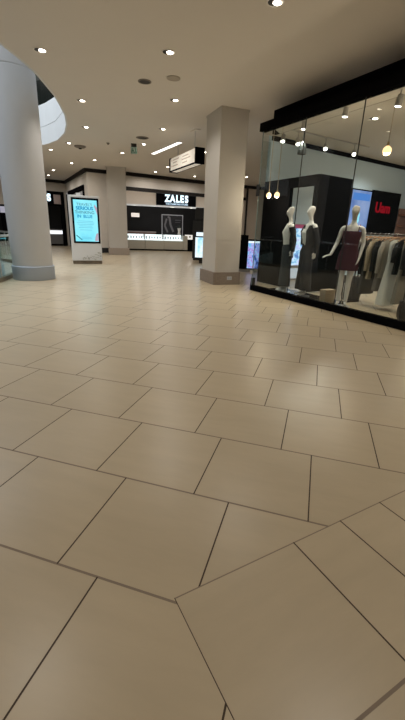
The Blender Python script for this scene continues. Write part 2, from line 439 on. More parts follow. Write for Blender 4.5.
for x, y in ((-1.9, 2.9), (1.5, 2.3), (-1.6, -2.0), (2.4, -2.6)):   # same fittings, behind the photo's viewpoint
    o = copy_thing(p0, (x, y, CZ), 'recessed downlight of the hall behind the viewpoint')
    sp = spot.copy(); sp.energy = spot_w(y)
    L = bpy.data.objects.new('lamp', sp); COL.objects.link(L); L.parent = o; L.location = (0, 0, -0.05)

# linear light
a, b = Vector((-2.188, 15.867)), Vector((-1.0, 13.72)); m = (a + b) / 2; ang = math.atan2(b.y - a.y, b.x - a.x)
t = thing('linear_light', 'slim bright linear light in the ceiling beside the hanging directory sign', 'ceiling light', (m.x, m.y, CZ - 0.002), ang)
obj('housing', MB().b2(-1.26, 1.26, -0.085, 0.085, -0.012, 0), M_column, t)
obj('diffuser', MB().b2(-1.225, 1.225, -0.065, 0.065, -0.02, -0.011), M_tube, t)
# speakers, detector, exit sign
M_spk = mat('speaker_grille', (0.23, 0.20, 0.17), 0.8)
M_spk2 = mat('speaker_grille_pale', (0.44, 0.39, 0.33), 0.8)
t = thing('ceiling_speaker', 'dark round ceiling speaker, left of the two near ones', 'speaker', (-1.327, 8.535, CZ), 0, 'round ceiling speakers')
obj('rim', MB().lathe([(0.105, 0), (0.13, 0), (0.13, -0.012), (0.105, -0.014), (0.105, 0)]), M_spk, t, True)
obj('grille', MB().lathe([(0, -0.001), (0.108, -0.001), (0.108, -0.010), (0, -0.014)]), M_baffle, t, True)
t2 = copy_thing(t, (-0.745, 8.317, CZ), 'pale round ceiling speaker, right of the two near ones')
for ch in t2.children:
    me = ch.data.copy(); me.materials.clear(); me.materials.append(M_spk2); ch.data = me
t = thing('smoke_detector', 'dark round detector on the ceiling above the advertising kiosk', 'smoke detector', (-4.692, 14.961, CZ))
obj('housing', MB().lathe([(0, 0), (0.20, 0), (0.20, -0.03), (0.15, -0.06), (0, -0.07)]), M_spk, t, True)
obj('sensor', MB().lathe([(0, -0.06), (0.06, -0.06), (0.05, -0.10), (0, -0.105)]), M_baffle, t, True)
t = thing('air_vent', 'flat round dark air vent in the ceiling beside the exit sign', 'vent', (-2.168, 13.294, CZ))
obj('frame', MB().lathe([(0.16, 0), (0.20, 0), (0.20, -0.012), (0.16, -0.02), (0.16, 0)]), M_spk, t, True)
obj('slats', MB().lathe([(0, -0.001), (0.162, -0.001), (0.162, -0.010), (0.11, -0.016), (0.10, -0.006), (0.06, -0.014), (0, -0.008)]), M_baffle, t, True)
M_exit = mat('exit_green', (0.36, 0.42, 0.35), 0.4, emit=(0.20, 0.34, 0.25), es=0.12)
t = thing('exit_sign', 'small pale green exit sign hanging from the ceiling over the distant white pillar', 'exit sign', (-2.62, 14.25, CZ), 0.1)
obj('mount', MB().b2(-0.09, 0.09, -0.05, 0.05, -0.10, 0), M_baffle, t)
pn = obj('panel', MB().b2(-0.11, 0.11, -0.012, 0.012, -0.31, -0.10), M_exit, t, bevel=0.004)
M_exitd = mat('exit_dark_green', (0.08, 0.16, 0.11), 0.5)
obj('pictogram', MB().b2(-0.07, -0.04, -0.016, -0.012, -0.17, -0.14).b2(-0.08, 0.00, -0.016, -0.012, -0.235, -0.18).b2(-0.09, -0.05, -0.016, -0.012, -0.29, -0.235).b2(-0.02, 0.03, -0.016, -0.012, -0.28, -0.24).b2(0.05, 0.11, -0.016, -0.012, -0.29, -0.14), M_exitd, pn)
t = thing('sprinkler', 'tiny sprinkler head in the ceiling above the distant white pillar', 'sprinkler', (-3.51, 14.282, CZ))
obj('plate', MB().lathe([(0, 0), (0.06, 0), (0.06, -0.01), (0, -0.012)]), M_spk, t, True)
obj('head', MB().cyl((0, 0, -0.01), (0, 0, -0.05), 0.02, 0.03), M_spk, t)

# hanging directory sign
M_sign = mat('sign_face', (0.80, 0.75, 0.68), 0.5, emit=(1.0, 0.90, 0.76), es=0.25)
M_signtxt = mat('sign_text', (0.42, 0.38, 0.33), 0.6, emit=(0.8, 0.7, 0.58), es=0.22)
a, b = Vector((-1.308, 13.70)), Vector((-0.428, 11.78)); d = (b - a).normalized(); Ls = (b - a).length
ang = math.atan2(d.y, d.x)
t = thing('directory_sign', 'white illuminated directory sign with black ends hanging from the ceiling', 'sign', (a.x, a.y, 3.15), ang)
# local: x from far-left end to near-right end, -Y... face toward the camera side
obj('frame', MB().b2(0, Ls, 0.0, 0.03, 0.0, 0.035).b2(0, Ls, 0.24, 0.27, 0.0, 0.035), M_black, t)
obj('housing', MB().b2(0, Ls, 0.03, 0.24, 0.005, 0.40), M_sign, t)
obj('end_cap', MB().b2(-0.10, 0.0, -0.01, 0.28, -0.01, 0.41), M_black, t, bevel=0.004)
obj('end_cap', MB().b2(Ls, Ls + 0.06, -0.01, 0.28, -0.01, 0.41), M_black, t, bevel=0.004)
for yy, sg in ((0.012, -1), (0.258, 1)):
    f = obj('sign_face', MB().b2(0.0, Ls, yy - 0.01, yy + 0.01, 0.035, 0.375), M_sign, t)
    q = MB()
    y2 = yy + sg * 0.012
    for zz, x0, x1 in ((0.30, 0.25, 0.80), (0.22, 0.25, 0.62), (0.13, 0.22, 0.70), (0.29, 1.10, 1.60), (0.21, 1.05, 1.75), (0.12, 1.10, 1.50)):
        q.b2(x0, x1, y2 - 0.002, y2 + 0.002, zz, zz + 0.035)
    for zz in (0.295, 0.125): q.b2(0.10, 0.16, y2 - 0.002, y2 + 0.002, zz, zz + 0.05)
    obj('lettering', q, M_signtxt, f)
for hx in (0.35, Ls - 0.35): obj('hanger', MB().cyl((hx, 0.135, 0.40), (hx, 0.135, 0.90), 0.012), M_chrome, t)
obj('ceiling_plate', MB().b2(Ls - 0.55, Ls - 0.15, 0.05, 0.22, 0.875, 0.90), M_ceil, t)

# ------------------------------------------------------------------ atrium railing beside the round column
t = thing('glass_railing', 'glass railing with steel handrail around the atrium behind the round column', 'railing')
RP = [(-4.72, 4.0), (-4.79, 7.0), (-5.00, 9.1), (-5.24, 10.3), (-5.69, 11.7), (-6.55, 13.1), (-7.96, 14.5), (-9.98, 15.5), (-15.9, 16.05)]
obj('base_channel', MB().ribbon(RP, 0.10, 0.0, 0.10), mat('rail_channel', (0.30, 0.25, 0.19), 0.4, metal=0.5), t)
obj('handrail', MB().tube([(x, y, 1.05) for x, y in RP], 0.03), M_chrome, t, True)
for i in range(len(RP) - 1):
    p, q = Vector(RP[i]), Vector(RP[i+1]); n = max(1, round((q - p).length / 1.2))
    for k in range(n):
        u, v = p.lerp(q, k / n), p.lerp(q, (k + 1) / n); d = (v - u).normalized() * 0.02
        obj('glass_panel', MB().ribbon([tuple(u + d), tuple(v - d)], 0.012, 0.10, 1.0), M_rail_glass, t)
        obj('post', MB().cyl((u.x, u.y, 0.1), (u.x, u.y, 1.03), 0.018), M_chrome, t, True)

# ------------------------------------------------------------------ advertising kiosk
M_kiosk = mat('kiosk_white', (0.66, 0.65, 0.63), 0.35, noise=0.04)
def screen_mat(name, cols, scale=3.0, s=1.0, seed=0.0, stretch=(1, 1, 1), rand=1.0):
    """lit screen showing a soft picture made of the colours in cols"""
    m = bpy.data.materials.new(name); m.use_nodes = True
    nt = m.node_tree; nt.nodes.clear()
    o = nt.nodes.new('ShaderNodeOutputMaterial'); e = nt.nodes.new('ShaderNodeEmission'); e.inputs['Strength'].default_value = s
    tc = nt.nodes.new('ShaderNodeTexCoord'); mp = nt.nodes.new('ShaderNodeMapping'); mp.inputs['Scale'].default_value = stretch; mp.inputs['Location'].default_value = (seed, seed * 1.7, seed * 0.3)
    nz = nt.nodes.new('ShaderNodeTexNoise'); nz.inputs['Scale'].default_value = scale; nz.inputs['Detail'].default_value = 3
    r = nt.nodes.new('ShaderNodeValToRGB'); r.color_ramp.elements.remove(r.color_ramp.elements[1])
    r.color_ramp.interpolation = 'LINEAR'
    for i, (p, c) in enumerate(cols):
        el = r.color_ramp.elements[0] if i == 0 else r.color_ramp.elements.new(p)
        el.position = p; el.color = (*c, 1)
    nt.links.new(tc.outputs['Object'], mp.inputs[0]); nt.links.new(mp.outputs[0], nz.inputs['Vector'])
    nt.links.new(nz.outputs['Fac'], r.inputs[0]); nt.links.new(r.outputs[0], e.inputs['Color']); nt.links.new(e.outputs[0], o.inputs['Surface'])
    return m
M_scr = screen_mat('kiosk_screen', [(0.3, (0.17, 0.72, 0.90)), (0.5, (0.26, 0.82, 0.95)), (0.7, (0.32, 0.86, 0.96))], 1.6, 0.92)
KA, KB = Vector((-4.93, 13.95)), Vector((-3.93, 14.34)); kd = (KB - KA); KW = kd.length
t = thing('advertising_kiosk', 'tall white kiosk with bright cyan poster screen beside the round column', 'advertising kiosk', ((KA.x + KB.x)/2, (KA.y + KB.y)/2, 0), math.atan2(kd.y, kd.x))
h = KW / 2
obj('body', MB().b2(-h, h, 0, 0.36, 0.12, 2.36), M_kiosk, t, bevel=0.02)
obj('base', MB().b2(-h + 0.02, h - 0.02, 0.02, 0.34, 0, 0.12), mat('kiosk_base', (0.13, 0.10, 0.065), 0.5, noise=0.9, nscale=9), t)
bz = obj('screen_bezel', MB().b2(-0.44, 0.50, -0.012, 0.03, 0.745, 2.285), M_black, t, bevel=0.006)
sc = obj('screen', MB().b2(-0.375, 0.435, -0.016, -0.010, 0.81, 2.215), M_scr, t)
M_i1 = glow('screen_ink_grey', (0.05, 0.17, 0.26), 1.0); M_i2 = glow('screen_ink_blue', (0.0, 0.24, 0.50), 1.0); M_i3 = glow('screen_ink_pale', (0.14, 0.50, 0.66), 1.0)
text_mesh('screen_text', 'TRAVEL\'S', 0.13, 0.001, M_i1, sc, (0.0, -0.018, 2.06), 0.0)
text_mesh('screen_text', 'SERIOUS', 0.155, 0.001, M_i2, sc, (0.0, -0.018, 1.935), 0.005)
text_mesh('screen_text', 'THINKING', 0.14, 0.001, M_i1, sc, (0.0, -0.018, 1.80), 0.001)
text_mesh('screen_text', 'IN', 0.14, 0.001, M_i2, sc, (-0.20, -0.018, 1.665), 0.003)
text_mesh('screen_text', 'BLUE', 0.14, 0.001, M_i2, sc, (0.10, -0.018, 1.665), 0.003)
for x0, x1, z in ((-0.25, 0.27, 1.50), (-0.29, 0.31, 1.445), (-0.27, 0.29, 1.39), (-0.21, 0.23, 1.335), (-0.24, 0.26, 1.28), (-0.20, 0.22, 1.20), (-0.18, 0.20, 0.90), (-0.15, 0.17, 0.95)):
    obj('fine_print', MB().b2(x0, x1, -0.0185, -0.0165, z, z + 0.017), M_i3, sc)
q = MB()
for s0, s1 in (((-0.34, 1.02), (-0.15, 0.86)),):   # pencil drawn on the poster
    d = Vector((s1[0]-s0[0], 0, s1[1]-s0[1])).normalized(); n = Vector((-d.z, 0, d.x)) * 0.016
    A, B = Vector((s0[0], -0.018, s0[1])), Vector((s1[0], -0.018, s1[1]))
    q.quad([A - n, A + n, B + n, B - n])
obj('pencil_picture', q, glow('screen_pencil', (0.03, 0.20, 0.26), 1.0), sc)
q = MB(); q.quad([(0.30, -0.018, 0.83), (0.43, -0.018, 0.83), (0.43, -0.018, 1.12), (0.36, -0.018, 1.08), (0.32, -0.018, 0.96)])
M_skin = glow('screen_skin', (0.42, 0.34, 0.42), 1.0)
obj('hand_picture', q, M_skin, sc)
q = MB(); q.quad([(0.435, -0.018, 1.72), (0.435, -0.018, 1.98), (0.35, -0.018, 2.08), (0.33, -0.018, 2.02), (0.39, -0.018, 1.86)])
obj('hand_picture', q, M_skin, sc)
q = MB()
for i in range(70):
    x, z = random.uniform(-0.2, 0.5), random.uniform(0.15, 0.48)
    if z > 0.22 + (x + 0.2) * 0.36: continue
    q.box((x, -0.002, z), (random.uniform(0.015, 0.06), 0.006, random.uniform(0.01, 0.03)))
obj('fleck_marks', q, mat('kiosk_fleck', (0.34, 0.33, 0.27), 0.6), t)  # small drab flecks scattered over the lower front
obj('camera_bump', MB().b2(-0.24, -0.10, 0.08, 0.2, 2.36, 2.44), M_kiosk, t, bevel=0.01)

# ------------------------------------------------------------------ light boxes in the hall
M_lb1 = screen_mat('perfume_poster', [(0.30, (0.02, 0.03, 0.12)), (0.40, (0.12, 0.25, 0.75)), (0.47, (0.45, 0.62, 1.0)), (0.53, (0.42, 0.16, 0.62)), (0.58, (0.40, 0.60, 1.0)), (0.70, (0.15, 0.55, 0.90))], 4.2, 0.8, 2.3, (2.2, 1, 1.0))
M_lb2 = screen_mat('blue_poster', [(0.3, (0.25, 0.62, 0.88)), (0.5, (0.55, 0.85, 1.0)), (0.62, (0.85, 0.93, 1.0)), (0.75, (0.35, 0.70, 0.95))], 3.0, 1.0, 5.1, (1.5, 1, 1))
M_lbw = glow('light_box_white', (0.80, 0.92, 1.0), 1.0)
M_greyp = mat('grey_plinth', (0.33, 0.31, 0.29), 0.6)
t = thing('display_kiosk', 'black kiosk with a pink and blue lit poster between square pillar and glass shop', 'display kiosk', (1.42, 13.4, 0), 0.05)
obj('cabinet', MB().b2(-0.62, 0.02, 0, 0.7, 0.10, 1.24), M_black, t, bevel=0.006)
obj('plinth', MB().b2(-0.62, 0.80, 0.03, 0.68, 0.0, 0.10), M_greyp, t)
lb = obj('light_box', MB().b2(0.02, 0.80, 0.0, 0.6, 0.10, 1.10), M_black, t, bevel=0.004)
obj('poster', MB().b2(0.03, 0.74, -0.008, 0.0, 0.13, 1.03), M_lb1, lb)
obj('poster_header', MB().b2(0.03, 0.74, -0.010, -0.002, 0.985, 1.05), M_lbw, lb)
t = thing('display_kiosk', 'narrow stand with a glowing blue poster left of the square pillar', 'display kiosk', (-0.30, 16.1, 0), -0.12)
obj('cabinet', MB().b2(-0.20, 0.85, 0.0, 0.55, 0.22, 1.28), M_black, t, bevel=0.006)
obj('foot', MB().b2(-0.02, 0.62, 0.1, 0.45, 0.0, 0.22), M_dark, t)
lb = obj('poster', MB().b2(-0.18, 0.82, -0.01, 0.0, 0.25, 1.06), M_lb2, t)
obj('poster_border', MB().b2(-0.18, -0.08, -0.014, -0.009, 0.25, 1.06), M_lbw, lb)
obj('header_panel', MB().b2(-0.15, 0.82, -0.01, 0.0, 1.11, 1.26), M_lbw, t)
t = thing('display_cabinet', 'tall black cabinet behind the glowing blue poster stand', 'cabinet', (-0.55, 17.8, 0), -0.1)
obj('body', MB().b2(-0.12, 0.9, 0, 0.6, 0.08, 1.75), M_blackm, t, bevel=0.01)
obj('plinth', MB().b2(-0.08, 0.86, 0.04, 0.56, 0, 0.08), M_dark, t)
obj('crown', MB().b2(-0.02, 0.8, 0.05, 0.5, 1.75, 2.3), M_blackm, t, bevel=0.05)

# ------------------------------------------------------------------ jewellery shop (ZALES)
ZA = math.atan2(1.2, 4.5); ZO = (-4.7, 23.4)
def zf(s, d): return (ZO[0] + s*math.cos(ZA) - d*math.sin(ZA), ZO[1] + s*math.sin(ZA) + d*math.cos(ZA))
def zs(name, mb, m, label):
    o = struct(name, mb, m, label=label); o.location = (*ZO, 0); o.rotation_euler = (0, 0, ZA); return o
zs('wall_shop_front', MB().b2(-1.2, 1.62, 0, 0.12, 2.58, 3.7).b2(4.07, 6.2, 0, 0.12, 2.58, 3.7).b2(1.62, 4.07, 0.02, 0.12, 2.58, 3.7), M_beige, 'beige fascia panels beside the black jewellery sign')
zs('wall_shop_back', MB().b2(-1.2, 6.2, 3.2, 3.3, 0, 3.0), M_blackm, 'black back wall of the jewellery shop')
zs('wall_shop_side', MB().b2(-1.3, -1.2, 0, 3.3, 0, 3.0).b2(6.2, 6.3, 0.0, 3.3, 0, 3.0), M_blackm, 'black side walls of the jewellery shop')
zs('ceiling_shop', MB().b2(-1.3, 6.3, 0.12, 3.3, 2.9, 3.0), M_dark, 'dark ceiling of the jewellery shop')
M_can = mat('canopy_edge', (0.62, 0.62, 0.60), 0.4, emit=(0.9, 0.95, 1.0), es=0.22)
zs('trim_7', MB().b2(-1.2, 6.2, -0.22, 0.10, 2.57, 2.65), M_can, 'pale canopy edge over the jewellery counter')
M_letters = glow('sign_letters', (0.72, 0.90, 1.0), 1.6)
t = thing('shop_sign', 'black ZALES sign with glowing white letters above the jewellery counter', 'shop sign', (*zf(1.63, 0), 2.64), ZA)
obj('sign_board', MB().b2(0, 2.43, -0.10, 0.02, 0, 0.77), M_black, t, bevel=0.004)
for i, (ch, xx) in enumerate(zip('ZALES', (0.66, 0.98, 1.29, 1.55, 1.83))):
    text_mesh('sign_letter', ch, 0.54, 0.02, M_letters, t, (xx, -0.12, 0.40), 0.022, stretch=0.80)
text_mesh('sign_tagline', 'THE DIAMOND STORE', 0.145, 0.01, glow('sign_tagline', (0.62, 0.82, 0.98), 0.9), t, (1.24, -0.11, 0.11), 0.003, stretch=0.92)

M_case = mat('counter_front', (0.50, 0.47, 0.40), 0.5, noise=0.08)
M_caselit = mat('case_lit', (0.8, 0.8, 0.8), 0.5, emit=(0.92, 0.96, 1.0), es=0.95)
M_caseglass = glass('case_glass')
M_velvet = mat('stand_velvet', (0.46, 0.48, 0.52), 0.8)
def show_case(label, s0, s1, d=0.55, lit=M_caselit):
    wdt = s1 - s0
    t = thing('display_case', label, 'display case', (*zf(s0, d), 0), ZA, 'jewellery counter cases')
    obj('kick', MB().b2(0.02, wdt - 0.02, 0.04, 0.6, 0, 0.09), M_black, t)
    obj('base', MB().b2(0, wdt, 0, 0.62, 0.09, 0.62), M_case, t, bevel=0.004)
    bd = obj('lit_bed', MB().b2(0.03, wdt - 0.03, 0.03, 0.6, 0.62, 0.70).b2(0.03, wdt - 0.03, 0.55, 0.6, 0.70, 0.97), M_caselit, t)
    for k in range(int(wdt / 0.17)):
        x = 0.12 + k * 0.17
        obj('jewellery_stand', MB().box((x, 0.22 + 0.1*random.random(), 0.70 + 0.09), (0.09, 0.05, 0.10 + 0.08*random.random())), M_velvet, bd, bevel=0.008)
    obj('glass_top', MB().b2(0.0, wdt, 0.0, 0.012, 0.62, 0.99).b2(0.0, wdt, 0.0, 0.62, 0.99, 1.0), M_caseglass, t)
    for xx in (0.0, wdt - 0.02): obj('corner_post', MB().b2(xx, xx + 0.02, 0, 0.02, 0.62, 1.0), M_chrome, t)
    return t
show_case('lit jewellery case nearest the distant white pillar', -0.15, 0.98)
show_case('lit jewellery case in the middle of the counter', 1.0, 2.18)
show_case('lit jewellery case below the framed poster', 2.2, 3.42)
t = thing('display_case', 'small white lit case at the right end of the jewellery counter', 'display case', (*zf(3.75, 1.2), 0), ZA, 'jewellery counter cases')
obj('base', MB().b2(0, 0.75, 0, 0.6, 0.0, 0.68), M_black, t)
obj('lit_box', MB().b2(0.02, 0.6, 0.0, 0.5, 0.72, 1.0), mat('box_white', (0.8, 0.78, 0.74), 0.5, emit=(1, 0.96, 0.9), es=0.55), t)
obj('product', MB().b2(0.20, 0.32, -0.01, 0.02, 0.84, 0.93), M_dark, t)
t = thing('counter_desk', 'grey end desk of the jewellery counter with a dark front edge', 'counter', (*zf(3.44, 0.55), 0), ZA)
obj('body', MB().b2(0, 0.28, 0, 0.6, 0.08, 0.94), M_case, t, bevel=0.004)
obj('kick', MB().b2(0.01, 1.1, 0.02, 0.5, 0.0, 0.08), M_black, t)
t = thing('back_cabinet', 'low reddish brown cabinet behind the jewellery cases', 'cabinet', (*zf(-0.3, 2.3), 0), ZA)
M_wood = mat('red_brown_wood', (0.22, 0.11, 0.08), 0.5, noise=0.2)
obj('body', MB().b2(0, 2.2, 0, 0.5, 0, 1.06), M_wood, t); obj('top', MB().b2(-0.02, 2.22, -0.03, 0.5, 1.06, 1.13), mat('cabinet_top', (0.42, 0.36, 0.33), 0.4), t)
t = thing('framed_poster', 'large silver framed dark poster on the black wall of the jewellery shop', 'picture', (*zf(2.42, 3.2), 0), ZA)
fr = MB(); 
x0, x1, z0, z1 = 0.0, 1.50, 0.72, 2.27
fr.b2(x0, x0+0.05, -0.05, 0, z0, z1).b2(x1-0.05, x1, -0.05, 0, z0, z1).b2(x0, x1, -0.05, 0, z1-0.05, z1).b2(x0, x1, -0.05, 0, z0, z0+0.05)
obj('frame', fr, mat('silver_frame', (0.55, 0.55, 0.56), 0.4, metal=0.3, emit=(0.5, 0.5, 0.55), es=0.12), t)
pic = obj('picture', MB().b2(0.05, 1.45, -0.03, -0.005, 0.77, 2.22), mat('poster_black', (0.02, 0.02, 0.025), 0.4), t)
q = MB()
def strip(q, pts, wd, y=-0.034):
    for (xa, za), (xb, zb) in zip(pts, pts[1:]):
        d = Vector((xb-xa, 0, zb-za)).normalized(); n = Vector((-d.z, 0, d.x)) * wd
        A, B = Vector((xa, y, za)), Vector((xb, y, zb)); q.quad([A-n, A+n, B+n, B-n])
strip(q, [(0.35, 2.0), (0.22, 1.55), (0.42, 1.1)], 0.06); strip(q, [(0.55, 2.05), (0.62, 1.6), (0.82, 1.15)], 0.07); strip(q, [(0.42, 2.12), (0.6, 2.06)], 0.06)
obj('figure_picture', q, mat('poster_grey', (0.22, 0.21, 0.22), 0.5, emit=(0.4, 0.38, 0.4), es=0.05), pic)
q = MB(); strip(q, [(0.95, 1.92), (1.35, 1.92)], 0.03); strip(q, [(0.95, 1.78), (1.30, 1.78)], 0.02)
obj('caption_picture', q, mat('poster_caption', (0.14, 0.13, 0.15), 0.5), pic)
t = thing('vase', 'slim white vase with dark leaves on the jewellery counter', 'vase', (*zf(3.22, 0.85), 1.0))
obj('body', MB().lathe([(0, 0), (0.09, 0), (0.10, 0.04), (0.07, 0.18), (0.10, 0.34), (0.13, 0.40), (0.11, 0.40), (0.06, 0.2), (0, 0.1)]), mat('vase_white', (0.8, 0.78, 0.76), 0.3), t, True)
q = MB()
for k in range(9):
    an = k * 0.7; ll = 0.20 + 0.05 * (k % 3)
    A = Vector((0, 0, 0.36)); B = A + Vector((math.cos(an)*ll, math.sin(an)*ll*0.6, 0.10 + 0.05*(k % 4))); n = Vector((-math.sin(an), math.cos(an), 0.2))*0.035
    q.quad([A, (A+B)/2 + n + Vector((0, 0, 0.05)), B, (A+B)/2 - n + Vector((0, 0, 0.05))])
obj('leaves', q, mat('dark_leaf', (0.03, 0.04, 0.035), 0.5), t)
t = thing('hanging_light', 'small bright rectangular lamp hanging inside the jewellery shop', 'lamp', (*zf(0.55, 2.2), 2.9), ZA)
obj('cord', MB().cyl((0.0, 0, 0), (0.0, 0, -0.66), 0.008), M_dark, t)
obj('lamp_shade', MB().b2(-0.26, 0.26, -0.10, 0.10, -0.90, -0.66), mat('lamp_shade_lit', (0.7, 0.65, 0.6), 0.5, emit=(1, 0.9, 0.78), es=0.55), t, bevel=0.02)
# added fill light under the ledge, without a fitting, to brighten the fascia
co = area('fascia_fill_light', (*zf(2.2, -0.75), 3.17), (math.radians(55), 0, ZA), 6.0, 0.12, 10, (1.0, 0.93, 0.84))
for s in (0.4, 1.6, 2.8, 4.0):
    l = bpy.data.lights.new('case_light', 'POINT'); l.energy = 8; l.color = (1, 0.95, 0.9); l.shadow_soft_size = 0.1
    o = bpy.data.objects.new('case_light', l); o.location = (*zf(s, 1.0), 2.4); COL.objects.link(o)

# ------------------------------------------------------------------ far left shop
a, d, ang = wall_frame(W['far_left'][1], W['far_left'][0])     # s grows to the left
LA = math.atan2(-d.y, -d.x)                                        # local +x to the right, -y toward the hall
def lf(s): return (a.x + d.x*s, a.y + d.y*s)
def ls(name, mb, m, label):
    o = struct(name, mb, m, label=label); o.location = (a.x, a.y, 0); o.rotation_euler = (0, 0, LA); return o
ls('wall_far_left', MB().b2(-0.17, 0.0, 0.02, 0.2, 0, 3.35).b2(-8.5, -4.9, 0.02, 0.2, 0, 3.35).b2(-4.1, -2.3, 0.02, 0.2, 2.4, 3.35), M_wall, 'beige wall around the far left shop fronts')
ls('door_1', MB().b2(-0.40, -0.18, -0.06, 0.2, 0, 3.37).b2(-2.3, -2.1, -0.06, 0.2, 0, 3.37).b2(-2.1, -0.40, -0.04, 0.2, 3.2, 3.37).b2(-2.1, -0.4, 0.0, 0.2, 2.5, 3.2), M_black, 'black portal of the far left shop')
ls('wall_far_left_back', MB().b2(-4.9, 1.5, 2.0, 2.1, 0, 3.4), M_blackm, 'black interior wall of the far left shop')
t = thing('shop_sign', 'glowing white letter S of the far left shop sign beside the round column', 'shop sign', (*lf(1.16), 2.96), LA)
text_mesh('sign_letter', 'S', 0.56, 0.02, M_letters, t, (0, -0.06, 0), 0.03, stretch=0.85)
t = thing('wall_panel', 'pale pink panel inside the portal of the far left shop', 'panel', (*lf(0.62), 2.62), LA)
obj('panel', MB().b2(-0.22, 0.22, -0.03, 0.0, 0, 0.56), mat('pink_panel', (0.50, 0.40, 0.38), 0.6), t)
t = thing('display_case', 'glowing counter in the far left shop between column and kiosk', 'display case', (*lf(0.45), 0), LA)
obj('kick', MB().b2(-1.2, -0.02, 0.02, 0.5, 0, 0.12), M_black, t)
obj('base', MB().b2(-1.2, 0, 0.0, 0.5, 0.12, 0.72), mat('case_grey', (0.16, 0.16, 0.17), 0.5), t)
obj('lit_bed', MB().b2(-1.2, 0, 0.0, 0.5, 0.76, 0.98), M_caselit, t)
obj('rim', MB().b2(-1.22, 0.02, -0.02, 0.5, 0.98, 1.05), mat('case_rim', (0.25, 0.24, 0.25), 0.4), t)
t = thing('storefront', 'pale lit fascia of a distant dark shop left of the round column', 'shop front', (*lf(3.2), 0), LA)
obj('fascia', MB().b2(-0.9, 0.9, -0.1, 0.0, 1.92, 2.28), mat('fascia_lilac', (0.5, 0.5, 0.6), 0.5, emit=(0.6, 0.62, 0.8), es=0.3), t)
obj('lower_front', MB().b2(-0.9, 0.9, -0.05, 0.0, 0.0, 1.92), M_black, t)
# angled shop between far-left shop and stone wall
aa = Vector((-6.51, 20.99)); ad = Vector((-0.474, 0.880)); AA = math.atan2(-ad.y, -ad.x)
o = struct('door_2', MB().b2(-0.25, 0.0, -0.06, 0.15, 0, 3.36).b2(-5.1, -4.85, -0.06, 0.15, 0, 3.36).b2(-5.1, 0, -0.06, 0.15, 3.16, 3.36), M_black, label='black portal of the angled shop behind the kiosk')
o.location = (aa.x, aa.y, 0); o.rotation_euler = (0, 0, AA)
o = struct('wall_angled_back', MB().b2(-5.2, 0.0, 0.9, 1.0, 0, 3.4), M_dark, label='dark interior of the angled shop behind the kiosk')
o.location = (aa.x, aa.y, 0); o.rotation_euler = (0, 0, AA)

# ------------------------------------------------------------------ the glass shop
C0 = Vector((1.137, 9.149)); e1 = Vector((0.477, -0.879)); n1 = Vector((0.879, 0.477)); FA = math.atan2(e1.y, e1.x)
D0 = Vector((1.334, 10.675)); e2 = Vector((0.82, 0.572)).normalized(); BA = math.atan2(e2.y, e2.x)
def gf(tt, off): p = C0 + e1*tt + n1*off; return (p.x, p.y)      # along the front, distance behind the glass
def bf(s, off=0.0):                                                 # along the back wall, distance in front of it
    nb = Vector((e2.y, -e2.x)); p = D0 + e2*s + nb*off; return (p.x, p.y)
FL = 7.0
shop_poly = [gf(0, 0.0), gf(FL, 0.0), (9.5, 4.5), bf(9.5), bf(0)]
struct('ceiling_glass_shop', MB().prism([gf(-0.5, 0.8), gf(FL, 0.8), (9.5, 4.9), bf(9.5), bf(0)], 3.70, 3.75), M_shopceil, label='beige ceiling of the glass shop')
struct('trim_8', MB().ribbon([gf(FL, 0.02), gf(-0.06, 0.02)], 0.16, 3.41, 3.565), M_black, label='black lower header beam over the shop glass')
struct('ceiling_window_soffit', MB().prism([gf(0.05, 0.10), gf(FL, 0.10), gf(FL, 0.80), gf(-0.45, 0.80)], 3.555, 3.565), M_shopceil, label='lower beige soffit just inside the shop glass')
struct('trim_9', MB().ribbon([gf(FL, 0.78), gf(-0.64, 0.78)], 0.12, 3.565, 4.05), M_black, label='black upper header beam over the shop glass')
struct('trim_10', MB().ribbon([gf(FL, 0.04), gf(-0.02, 0.04), (D0.x + 0.03, D0.y)], 0.12, 0.0, 0.125), M_black, label='black sill at the foot of the shop glass')
struct('wall_glass_shop_back', MB().ribbon(offset_path([bf(0.30), bf(9.5)], 0.06), 0.1, 0, 3.75), M_shopwhite, label='pale back wall of the glass shop')
struct('trim_11', MB().ribbon([bf(0.30, 0.03), bf(9.5, 0.03)], 0.06, 3.60, 3.70), M_black, label='black cornice on the back wall of the glass shop')
# window panes, one structure object each
for i in range(5):
    t0, t1 = i*1.333 + 0.006, (i+1)*1.333 - 0.006
    struct('window_%d' % (i + 1), MB().ribbon([gf(t0, 0.0), gf(t1, 0.0)], 0.014, 0.12, 3.42), M_glass, label='tall frameless shop glass pane, number %d from the corner' % (i + 1))
dl = (D0 - C0)
struct('window_6', MB().ribbon([tuple(C0 + dl*0.01), tuple(C0 + dl*0.99), bf(0.29)], 0.014, 0.12, 3.55), M_glass, label='side glass pane of the shop seen edge-on beside the square pillar')
M_edge = mat('glass_edge', (0.20, 0.26, 0.25), 0.3)
for i in range(1, 4):
    struct('trim_%d' % (11 + i), MB().ribbon([gf(i*1.333 - 0.005, 0.0), gf(i*1.333 + 0.005, 0.0)], 0.016, 0.12, 3.42), M_blackm, label='dark sealed joint between shop glass panes, %d from the corner' % i)
struct('trim_16', MB().cyl((C0.x, C0.y, 0.12), (C0.x, C0.y, 3.42), 0.010, seg=8), M_edge, label='glass corner edge of the shop')
